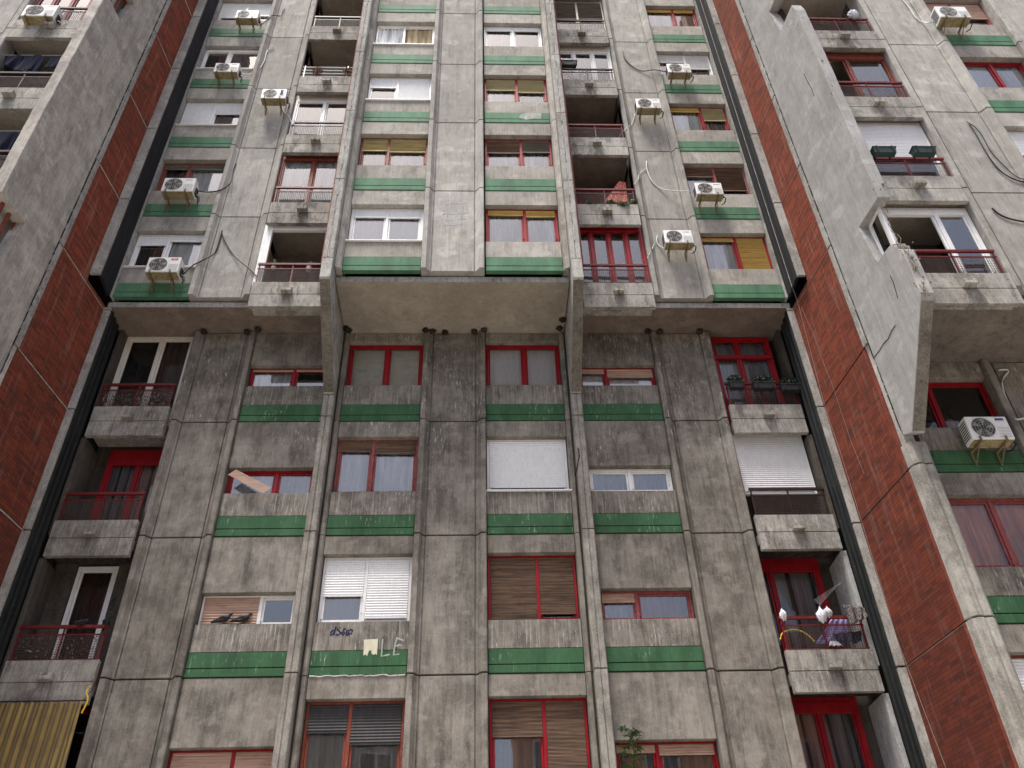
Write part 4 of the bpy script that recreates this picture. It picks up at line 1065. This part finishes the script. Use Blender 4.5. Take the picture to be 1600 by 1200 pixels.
cable([(369,255),(364,268),(358,288),(344,297),(325,300),(309,298)], [yp,yp,yr,yr,yr,yr-.1], .016, 'cable_b', 'black cable running to the large unit in front of the red brown window')
cable([(445,14),(440,20),(437,25),(425,24),(412,36),(403,40)], [yp,yp,yr,yr,yr,yr], .016, 'cable_b', 'black cable at the top of the left column beside the highest unit')
cable([(428,74),(418,79),(413,95),(404,109),(388,117),(376,115)], [yp,yp,yp,yp,yr,yr], .016, 'cable_w', 'pale cable curving down to the unit under the brown curtains')
cable([(440,167),(444,175),(451,181),(455,190)], [yp,yp,yr,yr], .011, 'cable_w', 'thin white cable under the unit with dark letters')
cable([(973,80),(977,92),(988,104),(1003,111),(1022,109),(1040,112)], [yp,yp,yp,yp,yr,yr-.1], .016, 'cable_b', 'black cable sagging across the right panel to the unit under the grey shutter')
cable([(992,178),(987,194),(977,202),(969,211),(966,216)], [yp,yp,yr,yr,yr+.05], .009, 'cable_w', 'thin white cable below the upper unit on the right panels')
cable([(1010,252),(1011,265),(1018,282),(1031,294),(1050,298),(1078,299)], [yp,yp,yp,yp,yr,yr-.1], .016, 'cable_w', 'white cable sagging across the right panel below the upper unit')
cable([(1010,263),(999,272),(997,280),(990,288)], [yp,yp,yr,yr], .009, 'cable_w', 'short thin cable running left to the brown ceilinged balcony')
cable([(1027,368),(1026,376),(1030,384),(1038,388),(1042,384)], [yp,yp,yp,yp-.05,yp-.1], .014, 'cable_w', 'white cable loop beside the lower unit on the right panels')
cable([(1025,376),(1019,388),(1015,396),(1011,404)], [yp,yp,yr,yr], .010, 'cable_w', 'thin white cable dropping beside the four pane glazed balcony')
yw = YWU-.03
cable([(1513,191),(1525,210),(1542,240),(1560,264),(1582,279),(1606,286)], yw, .014, 'cable_b', 'black cable, the longer of the bundle across the right block')
cable([(1511,190),(1530,205),(1548,236),(1568,258),(1588,276),(1606,281)], yw, .010, 'cable_b', 'thinner black cable of the bundle across the right block')
cable([(1550,325),(1560,334),(1575,341),(1592,345),(1606,347)], yw, .018, 'cable_b', 'short thick black cable low on the right block')
cable([(1407,-4),(1421,12),(1431,28),(1440,34),(1454,35),(1462,30)], [yw,yw,yw,yw,yw-.15,yw-.15], .016, 'cable_w', 'grey cable at the top of the right block running to the vented unit')
cable([(1560,578),(1576,579),(1566,594),(1568,612),(1578,640),(1587,655),(1604,652)], [YWL-.03]*5+[YWL-.14]*2, .018, 'cable_w', 'cream cable curving beside the big unit with the blue mark')
def onwall(px, py, off=.03):
    d = fw + rt*((px-800)/F_PX) + up*((600-py)/F_PX)
    k = .1134; t = (7.87-off+14.54*k-CAM.x)/(d.x+k*d.y); return CAM+d*t
pts = [onwall(a, b, .05) for a, b in ((1262,532),(1290,640),(1313,706),(1360,860),(1402,1000),(1440,1100),(1478,1200))]
tag(MB().tube([Vector((7.79, 13.95, 15.62)), at(1246,470,14.0)]+pts, .0028, 5).build('cable', M['ac_grille'], loc=pts[0]), 'thin pale wire hanging in front of the right brick wall', 'cable', 'cables running over the facade')
pts = [onwall(a, b, .04) for a, b in ((1270,520),(1284,560),(1300,600),(1330,690),(1350,740))]
tag(MB().tube([at(1252,480,14.0)]+pts, .0018, 5).build('cable', M['ac_grille'], loc=pts[0]), 'shorter faint wire beside the thin pale wire on the right brick wall', 'cable', 'cables running over the facade')

# ------------------------------------------------------------------ swallow nests along the soffits
NL = ['mud nest under the left soffit, on the rib next to the cream balcony door', 'mud nest under the left soffit, left one of the pair above the small red window',
 'mud nest under the left soffit, right one of the pair above the small red window', 'upper mud nest in the corner of the left bracket and wide soffit', 'lower mud nest in the corner of the left bracket and wide soffit',
 'mud nest at the top right corner of the pale blind window, left of its twin', 'mud nest on the left rib of the middle panel, right of its twin', 'mud nest above the middle panel, standing free of both ribs',
 'mud nest above the middle panel touching the inner side of its right rib', 'mud nest at the top left corner of the lace curtain window', 'upper mud nest in the corner of the right bracket and wide soffit',
 'lower mud nest in the corner of the right bracket and wide soffit', 'mud nest under the right soffit, left one of the pair on the column edge', 'mud nest under the right soffit, right one of the pair on the column edge',
 'mud nest under the right soffit, on the rib next to the red fanlight door']
NW = [(318,518,15.18),(386,519,15.18),(403,515,15.1),(541,508,15.1),(545,516,15.15),(665,516,15.16),(676,517,15.2),(695,518,15.24),(741,518,15.2),(757,515,15.16),(879,497,14.8),(874,512,15.1),(1012,518,15.18),(1031,518,15.18),(1093,518,15.18)]
for i, (a, b, Y) in enumerate(NW):
    p = at(a, b, Y); p.z = min(p.z, 15.36)
    bm = bmesh.new(); bmesh.ops.create_icosphere(bm, subdivisions=3, radius=.074)
    for v in bm.verts:
        n = v.co.normalized(); v.co *= 1+.16*math.sin(n.x*9+i)+.12*math.sin(n.y*13+n.z*7+i*2)+random.uniform(-.06, .06)
        v.co.z *= .8
    me = bpy.data.meshes.new('bird_nest'); bm.to_mesh(me); bm.free(); me.materials.append(M['nest'])
    o = bpy.data.objects.new('bird_nest', me); COL.objects.link(o); o.location = p
    side = ('left of the middle' if a < 700 else 'right of the middle')
    tag(o, NL[i], 'bird nest', 'mud nests under the soffit')

# ------------------------------------------------------------------ cloth, bags and balcony clutter
def sheet(name, corners, mat, lab, cat, group=None, nx=14, nz=12, amp=.03, sag=0, jag=0, freq=3.):
    """cloth hanging between four corners: top-left, top-right, bottom-right, bottom-left"""
    tl, tr, br, bl = [Vector(c) for c in corners]; mb = MB(); vs = []
    ph = random.random()*6
    nrm = (tr-tl).cross(bl-tl).normalized()
    for j in range(nz+1):
        v = j/nz
        for i in range(nx+1):
            u = i/nx; p = (tl*(1-u)+tr*u)*(1-v)+(bl*(1-u)+br*u)*v
            p = p+nrm*amp*(.4+v)*(math.sin(u*6.28*freq+ph+v*1.5)+.5*math.sin(u*6.28*freq*2.3+v*4))
            p.z -= sag*math.sin(math.pi*u)*(1-v*.4)
            if jag and j == nz: p.z += random.uniform(-jag, jag)
            vs.append(p)
    mb.add(vs, [(j*(nx+1)+i, j*(nx+1)+i+1, (j+1)*(nx+1)+i+1, (j+1)*(nx+1)+i) for j in range(nz) for i in range(nx)])
    o = mb.build(name, mat, loc=tl, smooth=True, recalc=False)
    sm = o.modifiers.new('thick', 'SOLIDIFY'); sm.thickness = .006
    return tag(o, lab, cat, group)
def bag(p, w, h, lab):
    bm = bmesh.new(); bmesh.ops.create_icosphere(bm, subdivisions=4, radius=1)
    ph = random.random()*6
    for v in bm.verts:
        n = v.co.normalized(); t = (n.z+1)/2
        wd = (.45+.55*math.sin(min(1, (1-t)*1.35)*math.pi*.62))*(1-.75*max(0, t-.6)/.4)
        cr = 1+.2*abs(math.sin(4*math.atan2(n.y, n.x)+ph+n.z*4))+random.uniform(-.05, .05)-.1+.07*math.sin(17*math.atan2(n.y, n.x)-n.z*5)
        v.co = Vector((n.x*w/2*wd*cr, n.y*w/3*wd*cr, -h*(1-t)+.012*math.sin(9*n.x+ph)))
    me = bpy.data.meshes.new('plastic_bag'); bm.to_mesh(me); bm.free(); me.materials.append(M['bagwhite'])
    me.polygons.foreach_set('use_smooth', [True]*len(me.polygons))
    o = bpy.data.objects.new('plastic_bag', me); COL.objects.link(o); o.location = p
    return tag(o, lab, 'bag', 'white plastic bags tied to a railing')
# cluttered balcony, lower right
yb = 14.97
bag(at(1221,950,yb), .13, .25, 'white plastic bag hanging alone on the left of the cluttered balcony railing')
bag(at(1280,947,yb), .18, .33, 'crumpled white plastic bag, the biggest on the cluttered balcony railing')
bag(at(1291,947,yb+.02), .15, .22, 'small white plastic bag partly behind the biggest bag')
sheet('laundry', [at(1302,963,15.22), at(1322,962,15.22), at(1330,1006,15.22), at(1274,1006,15.22)], M['lilac'], 'lilac patterned cloth hanging behind the wire mesh of the cluttered balcony', 'laundry', amp=.02)
sheet('laundry', [at(1316,945,15.0), at(1358,950,15.08), at(1357,964,15.03), at(1330,976,14.98)], M['greyblack'], 'black and grey patterned rug thrown over the cluttered balcony railing', 'rug', amp=.04, jag=.02)
sheet('laundry', [at(1302,990,15.18), at(1345,986,15.18), at(1348,1004,15.17), at(1310,1004,15.15)], M['navy'], 'dark heap of cloth low behind the mesh of the cluttered balcony', 'cloth', amp=.05)
sheet('plastic_sheet', [at(1297,1002,15.13), at(1306,1002,15.13), at(1318,1009,15.12), at(1296,1009,15.12)], M['bagwhite'], 'white plastic sheet lying on the parapet behind the mesh, under the dark heap', 'plastic sheet', amp=.015)
tag(MB().tube(smooth_pts([at(a, b, 15.16) for a, b in ((1219,1000),(1222,990),(1232,985),(1248,985),(1262,992),(1273,1003))]), .012, 6).build('garden_hose', M['yellow'], loc=at(1219,1000,15.16), smooth=True), 'yellow hose arched behind the mesh of the cluttered balcony', 'hose')
mb = MB()
for i in range(5): mb.tube([at(1325-i*3, 902+i*2, 15.55), at(1272+i*2, 938+i*2, 15.35)], .002, 4)
mb.tube([at(1327,898,15.55), at(1311,914,15.55)], .012, 5); mb.tube([at(1327,878,15.6), at(1327,905,15.55)], .014, 5)
tag(mb.build('drying_rack', M['cable_w'], loc=at(1325,902,15.55)), 'wall mounted drying rack with wires on the white cheek of the cluttered balcony', 'drying rack')
# red cloth and tufts on the brown-ceilinged balcony
sheet('laundry', [at(967,283,14.6), at(977,285,14.6), at(984,318,14.45), at(942,318,14.45)], M['redcloth'], 'red and pink patterned cloth spread on the balcony above the four tall panes', 'laundry', amp=.02)
def tuft(px, py, Y, lab, r=(.12, .07, .06), n=120, mat='leaf', s=.022):
    p = at(px, py, Y); t = thing('balcony_plant', lab, 'plant', p, 'green plants along one parapet' if mat == 'leaf' else None)
    if mat != 'leaf': del_ = None
    clump('foliage', M[mat], t, p, r, n, s)
    mb = MB()
    for k in range(6): mb.tube([p+Vector((0, 0, -r[2])), p+Vector((random.uniform(-1, 1)*r[0]*.7, 0, random.uniform(.2, .9)*r[2]))], .005, 4)
    mb.build('stem', M['bark'], t)
    return t
tuft(921,317,14.12, 'low green plant on the parapet, leftmost of the four tufts under the red cloth')
tuft(954,315,14.12, 'low green plant directly left of the dark bushy tuft under the red cloth')
tuft(974,319,14.08, 'dark bushy green plant hanging over the parapet under the red cloth', (.17, .08, .07), 180)
tuft(991,314,14.12, 'green plant beside the concrete rib, rightmost of the four tufts under the red cloth', (.13, .07, .07))
for (a, b, w_, lab) in ((496,111,.17,'rust brown dried plant tied to the white pipe railing, the left one'), (543,112,.14,'rust brown dried plant tied to the white pipe railing, the right one beside the fin')):
    p = at(a, b, 14.13); t = thing('dried_plant', lab, 'plant', p, 'dried plants on the pipe railing')
    clump('foliage', M['dry'], t, p, (w_, .09, .21), 420, .022)
    MB().tube([p-Vector((0, 0, .2)), p+Vector((.02, 0, .18))], .01, 5).build('stem', M['bark'], t)
# planters
def planter(p, w, lab, mat, leaves=0, h=.17, d=.17, lm='leafdark', grp='planter boxes on railings'):
    t = thing('planter_box', lab, 'planter', p, grp); x, y, z = p
    A = [(x-w/2+.02, y-d/2+.02, z-h), (x+w/2-.02, y-d/2+.02, z-h), (x+w/2-.02, y+d/2-.02, z-h), (x-w/2+.02, y+d/2-.02, z-h)]
    Bq = [(x-w/2, y-d/2, z), (x+w/2, y-d/2, z), (x+w/2, y+d/2, z), (x-w/2, y+d/2, z)]
    o = MB().loft(A, Bq).box(x-w/2-.012, x+w/2+.012, y-d/2-.012, y+d/2+.012, z-.02, z+.004).build('box', mat, t, bevel=.006)
    MB().box(x-w*.35, x-w*.31, y-d/2-.014, y+d/2+.05, z-h*.9, z+.02).box(x+w*.31, x+w*.35, y-d/2-.014, y+d/2+.05, z-h*.9, z+.02).build('hook', M['raildark'], t)
    if leaves: clump('foliage', M[lm], t, (x, y, z+.09), (w*.56, .11, .13), leaves, .03)
    return t
for a, b, w_, lab in ((1150,599,.34,'grey planter box behind the mesh nearest the concrete rib, lower right balcony'), (1193,600,.52,'grey planter box with dark leaves in the middle of the lower right balcony'), (1234,603,.46,'black planter box next to the black strip, lower right balcony')):
    planter(at(a, b, 15.02), w_, lab, M['soil'], 420, .16)
planter(at(1379,234,10.62), .48, 'green planter box on the railing under the half lowered shutter, the left one', M['planter_green'], 0, .17)
planter(at(1441,234,10.62), .48, 'green planter box on the railing under the half lowered shutter, the right one', M['planter_green'], 0, .17)
planter(at(888,98,13.98), .5, 'dark flower box on the railing of the white glazed balcony', M['soil'], 0, .2)
# pots on the open balcony with white post
for a, b, m_, lab in ((428,414,'white','white flower pot on the red railing, leftmost of the three pots'), (440,419,'soil','dark flower pot in the middle of the three pots on the red railing'), (483,417,'white','white flower pot nearest the fin on the red railing')):
    p = at(a, b, 14.22); t = thing('flower_pot', lab, 'flower pot', p, 'flower pots inside one railing')
    n = 14; A = [(p.x+.05*math.cos(6.283*i/n), p.y+.05*math.sin(6.283*i/n), p.z-.13) for i in range(n)]; Bq = [(p.x+.075*math.cos(6.283*i/n), p.y+.075*math.sin(6.283*i/n), p.z) for i in range(n)]
    MB().loft(A, Bq).build('pot', M[m_], t, bevel=.005)
    clump('foliage', M['leaf'], t, (p.x, p.y, p.z+.09), (.09, .07, .09), 60, .018)
    clump('flower', M['bagwhite'], t, (p.x+.01, p.y, p.z+.16), (.05, .03, .03), 12, .02)
# clothes on the left block
def garment(px, py, Y, w_, h_, lab):
    p = at(px, py, Y); return sheet('laundry', [p, p+Vector((w_, 0, 0)), p+Vector((w_*.95, .02, -h_)), p+Vector((w_*.08, .02, -h_))], M['navy'], lab, 'laundry', 'dark clothes drying on the left block', amp=.045, jag=.05, freq=random.uniform(.5, 1.1), sag=.04)
for i, (a, b, w_, h_, lab) in enumerate(((8,86,.42,.52,'navy garment at the left end of the upper drying line'), (30,86,.5,.66,'long navy garment second along the upper drying line'), (52,87,.3,.8,'black trousers hanging in the middle of the upper drying line'), (76,88,.48,.5,'navy garment at the right end of the upper drying line'),
        (-4,205,.45,.7,'dark garment cut by the photo edge on the lower drying line'), (22,205,.48,.75,'dark garment in the middle of the lower drying line'), (40,206,.32,.6,'dark garment at the right end of the lower drying line'))):
    garment(a, b, 10.98, w_, h_, lab)
for b, lab in ((86, 'upper drying line on the left block'), (205, 'lower drying line on the left block')):
    q = at(5, b, 10.98); tag(MB().tube([Vector((-10.25, 10.98, q.z)), Vector((-8.5, 10.98, q.z+.02))], .006, 5).build('clothes_line', M['cable_w'], loc=q), lab, 'clothes line', 'drying lines')
# twigs and bag on the highest balcony of the right block
t = thing('dried_climber', 'bare twigs tangled on the railing of the highest balcony of the right block', 'plant', at(1285,30,10.8))
mb = MB()
for i in range(34):
    p = at(random.uniform(1255,1335), random.uniform(30,44), 10.76); pts = [p]
    d = Vector((random.uniform(-1,1), random.uniform(-.3,.1), random.uniform(.2,1)))
    for k in range(6): d = (d+Vector((random.uniform(-.7,.7), random.uniform(-.2,.2), random.uniform(-.7,.4)))).normalized(); pts.append(pts[-1]+d*.09)
    mb.tube(pts, .005, 4, r1=.002)
mb.build('twigs', M['bark'], t)
bag(at(1329,15,10.75), .26, .42, 'white plastic bag on the highest balcony of the right block, beside bare twigs')
# loose tilted slat blind
tl, tr, br, bl = at(366,734,15.22), at(372,732,15.22), at(427,765,15.12), at(413,769,15.12)
mb = MB()
for k in range(5):
    f0, f1 = k/5, (k+.9)/5
    A0 = tl.lerp(bl, 0)+(tr-tl)*0
    a0 = tl+(Vector((0, 0, -.09)))*k; 
n_ = 5; e0, e1 = at(365,736,15.2), at(420,765,15.12); wv = (at(413,769,15.12)-at(427,765,15.12))
wv = Vector((-.10, 0, -.085))*1.5
for k in range(n_):
    o0 = wv*(k/n_-.3); o1 = wv*((k+.82)/n_-.3)
    mb.loft([e0+o0, e1+o0, e1+o1, e0+o1], [q+Vector((0, .008, 0)) for q in (e0+o0, e1+o0, e1+o1, e0+o1)])
tag(mb.build('slat_blind', M['shutpeach'], loc=e0), 'loose peach slat blind hanging tilted out of the small red window', 'blind')
# yellow striped canvas, lower left
mb = MB(); vs = []; nx, nz = 90, 14
xa, xb = -7.86, -6.12; y_ = 15.0
for j in range(nz+1):
    for i in range(nx+1):
        u = i/nx; v = j/nz
        vs.append((xa+(xb-xa)*u+.03*math.sin(v*3+u*5), y_-.02+.045*math.sin(u*62+.8*math.sin(u*9))*(.5+v*.6)-.05*v, 6.70-2.1*v-.012*math.sin(u*62)))
mb.add(vs, [(j*(nx+1)+i, j*(nx+1)+i+1, (j+1)*(nx+1)+i+1, (j+1)*(nx+1)+i) for j in range(nz) for i in range(nx)])
t = thing('striped_canvas', 'yellow and brown striped canvas hanging below the lowest left balcony', 'awning', (xa, y_, 6.7))
mb.build('canvas', M['stripe'], t, smooth=True, recalc=False)
MB().tube([(-7.8, y_-.0, 6.73), (-6.08, y_-.0, 6.73)], .014, 6).tube([(-6.15, y_, 6.72), (-6.05, y_-.02, 6.9), (-6.03, y_, 7.05)], .010, 5).build('curtain_rod', M['raildark'], t)
MB().tube(smooth_pts([Vector((-6.08, 14.97, 6.98)), Vector((-6.12, 14.95, 6.86)), Vector((-6.06, 14.95, 6.72)), Vector((-6.1, 14.95, 6.5))]), .014, 5).build('tie', M['yellow'], t)

# ------------------------------------------------------------------ pigeons
def pigeon(p, yaw, lab, sc_=1., grp='pigeons resting on the facade'):
    V = [(-.20,0,.035,.018),(-.13,0,.06,.032),(-.05,0,.09,.055),(.03,0,.115,.062),(.09,0,.15,.048),(.115,0,.19,.032),(.135,0,.225,.032),(.165,0,.225,.016),(.185,0,.218,.006)]
    me = bpy.data.meshes.new('pigeon'); me.from_pydata([v[:3] for v in V], [(i, i+1) for i in range(len(V)-1)], [])
    o = bpy.data.objects.new('pigeon', me); COL.objects.link(o); o.modifiers.new('skin', 'SKIN')
    for i, v in enumerate(V): me.skin_vertices[0].data[i].radius = (v[3]*.95, v[3]*1.0)
    me.skin_vertices[0].data[3].use_root = True
    sb = o.modifiers.new('sub', 'SUBSURF'); sb.levels = 2; sb.render_levels = 2
    me.materials.append(M['bird']); o.location = p; o.rotation_euler = (0, 0, yaw); o.scale = (sc_,)*3
    tag(o, lab, 'pigeon', grp)
    for sgn in (-1, 1):
        l = MB().tube([(.02, sgn*.03, .08), (.025, sgn*.03, .004)], .006, 5).tube([(.0, sgn*.03, .004), (.05, sgn*.03, .004)], .005, 4)
        l.build('leg', M['rust'], o, loc=(0,0,0)).location = (0, 0, 0)
    wg = MB()
    for sgn in (-1, 1):
        wg.loft([(.06, sgn*.052, .13), (.0, sgn*.064, .14), (-.17, sgn*.02, .055), (-.03, sgn*.055, .07)], [(.06, sgn*.06, .13), (.0, sgn*.072, .14), (-.17, sgn*.028, .055), (-.03, sgn*.063, .07)])
    wg.build('wings', M['bird'], o, loc=(0,0,0)).location = (0, 0, 0)
    return o
p = at(347,969,15.33); pigeon(Vector((p.x, 15.34, 8.195)), R_(8), 'dark pigeon with raised head on the ledge under the peach shutter')
p = at(377,969,15.33); pigeon(Vector((p.x, 15.34, 8.195)), R_(20), 'dark pigeon with a white tail crouching on the same ledge, on the right')
p = at(127,976,15.15); pigeon(Vector((p.x, 15.14, 8.07)), R_(80), 'pigeon perched on the lower rail of the balcony with the white framed door, left one')
p = at(165,978,15.15); pigeon(Vector((p.x, 15.14, 8.07)), R_(-60), 'black pigeon on the same rail, on the right')
# plastic bottle wrapped at the end of the thin cable
p = at(458,192,14.15)
tag(MB().prism([(p.x+.05*math.cos(i*.785), p.y+.05*math.sin(i*.785)) for i in range(8)], p.z-.13, p.z+.1).build('plastic_bottle', M['bagwhite'], loc=p, bevel=.02), 'pale plastic bottle hung at the corner of the white glazed balcony', 'bottle')

# ------------------------------------------------------------------ young tree in front of the facade, only its top in view
tr_ = thing('young_tree', 'slender young tree whose leafy top reaches the lowest right kitchen window', 'tree', (3.1, 14.75, 0))
random.seed(3)
tb = MB(); path = [Vector((3.05, 14.7, 0)), Vector((3.1, 14.72, 2.2)), Vector((3.02, 14.75, 4.0)), Vector((3.08, 14.76, 5.3)), Vector((3.12, 14.76, 6.05))]
tb.tube(smooth_pts(path), .035, 7, r1=.004).build('trunk', M['bark'], tr_, smooth=True)
lf = MB(); tw = MB()
def leafq(mb, p, d, L):
    d = d.normalized(); s = d.cross(Vector((0, 0, 1)))
    if s.length < .1: s = Vector((1, 0, 0))
    s = s.normalized()*L*.13; dn = Vector((0, 0, -L*.12))
    mb.add([p, p+d*L*.4+s, p+d*L+dn, p+d*L*.4-s], [(0, 1, 2, 3)])
for i in range(70):
    t_ = random.random()**.7; z = 4.3+1.75*t_; a = random.random()*6.283; L = (.10+.30*(1-t_))*random.uniform(.6, 1.1)
    base = Vector((3.07, 14.76, z)); d = Vector((math.cos(a), math.sin(a)*.7, random.uniform(.0, .5)))
    tip = base+d*L; tw.tube([base, base+d*L*.6+Vector((0, 0, .02)), tip], .004, 4)
    for k in range(7):
        aa = a+(k-3)*.5; leafq(lf, tip, Vector((math.cos(aa), math.sin(aa), random.uniform(-.35, .25))), random.uniform(.08, .15))
    for k in range(3): leafq(lf, base.lerp(tip, .3+.2*k), Vector((random.uniform(-1,1), random.uniform(-1,1), random.uniform(-.2,.4))), .09)
tw.build('twigs', M['bark'], tr_); lf.build('foliage', M['leaf'], tr_, recalc=False)

# ------------------------------------------------------------------ buildings across the street (behind the viewer; seen only in the window panes)
def opposite(x0, x1, y, h, mat, lab):
    t = thing('opposite_building', lab, 'building', ((x0+x1)/2, y, 0))
    MB().box(x0, x1, y-10, y, 0, h).build('wall', M[mat], t)
    MB().box(x0-.3, x1+.3, y-10.3, y+.3, h, h+.3).build('roof', M['opp_grey'], t)
    nx = int((x1-x0)/3.2)
    for j in range(int(h/3)-0):
        for i in range(nx):
            x = x0+(i+.5)*(x1-x0)/nx; z = 1.+j*3.
            if z+1.6 > h: continue
            o = MB().box(x-.8, x+.8, y, y+.06, z, z+1.5).build('window', M['white'], t)
            MB().box(x-.72, x-.04, y+.061, y+.066, z+.08, z+1.42).box(x+.04, x+.72, y+.061, y+.066, z+.08, z+1.42).build('pane', M['glass_dark'], o)
opposite(2, 34, -14, 20, 'opp_brick', 'orange brick building across the street, seen only as a reflection')
opposite(-34, -3, -15, 17, 'opp_grey', 'pale rendered building across the street, seen only as a reflection')

for ln, lab in ((((1399,508),(1393,517),(1388,529),(1381,536),(1375,546),(1366,558)), 'crack'), (((1391,431),(1396,441),(1399,452),(1403,466)), 'crack'), (((1256,115),(1262,128),(1268,138),(1272,150)), 'crack')):
    mb = MB().tube([onwall(a, b, .001) for a, b in ln], .009, 4); mb.build('crack', M['joint'], WR)
mb = MB().tube(smooth_pts([at(a, b, 15.075) for a, b in ((1,1),)*0+((903,700),(905,712),(902,727),(899,744))]), .012, 5); mb.build('crack', M['joint'], B)

for o in bpy.data.objects:
    if o.name.split('.')[0] in ('caught_litter', 'torn_sealant', 'spalled_rubble'): o['kind'] = 'stuff'

p0 = at(1478, 655, 12.87); p1 = at(1540, 655, 12.87)
vs_ = MB(); n = 20; za = 10.72
vs = []
for j in range(5):
    for i in range(n+1):
        x = p0.x+(p1.x-p0.x)*i/n; vs.append((x, 12.872+.008*math.sin(i*1.3+j), za+(.26+.05*math.sin(i*.7)+.02*math.sin(i*2.9))*j/4))
vs_.add(vs, [(j*(n+1)+i, j*(n+1)+i+1, (j+1)*(n+1)+i+1, (j+1)*(n+1)+i) for j in range(4) for i in range(n)])
vs_.build('curtain', M['curtain_o'], WR, recalc=False, label='scrap of orange cloth low behind the window pane')
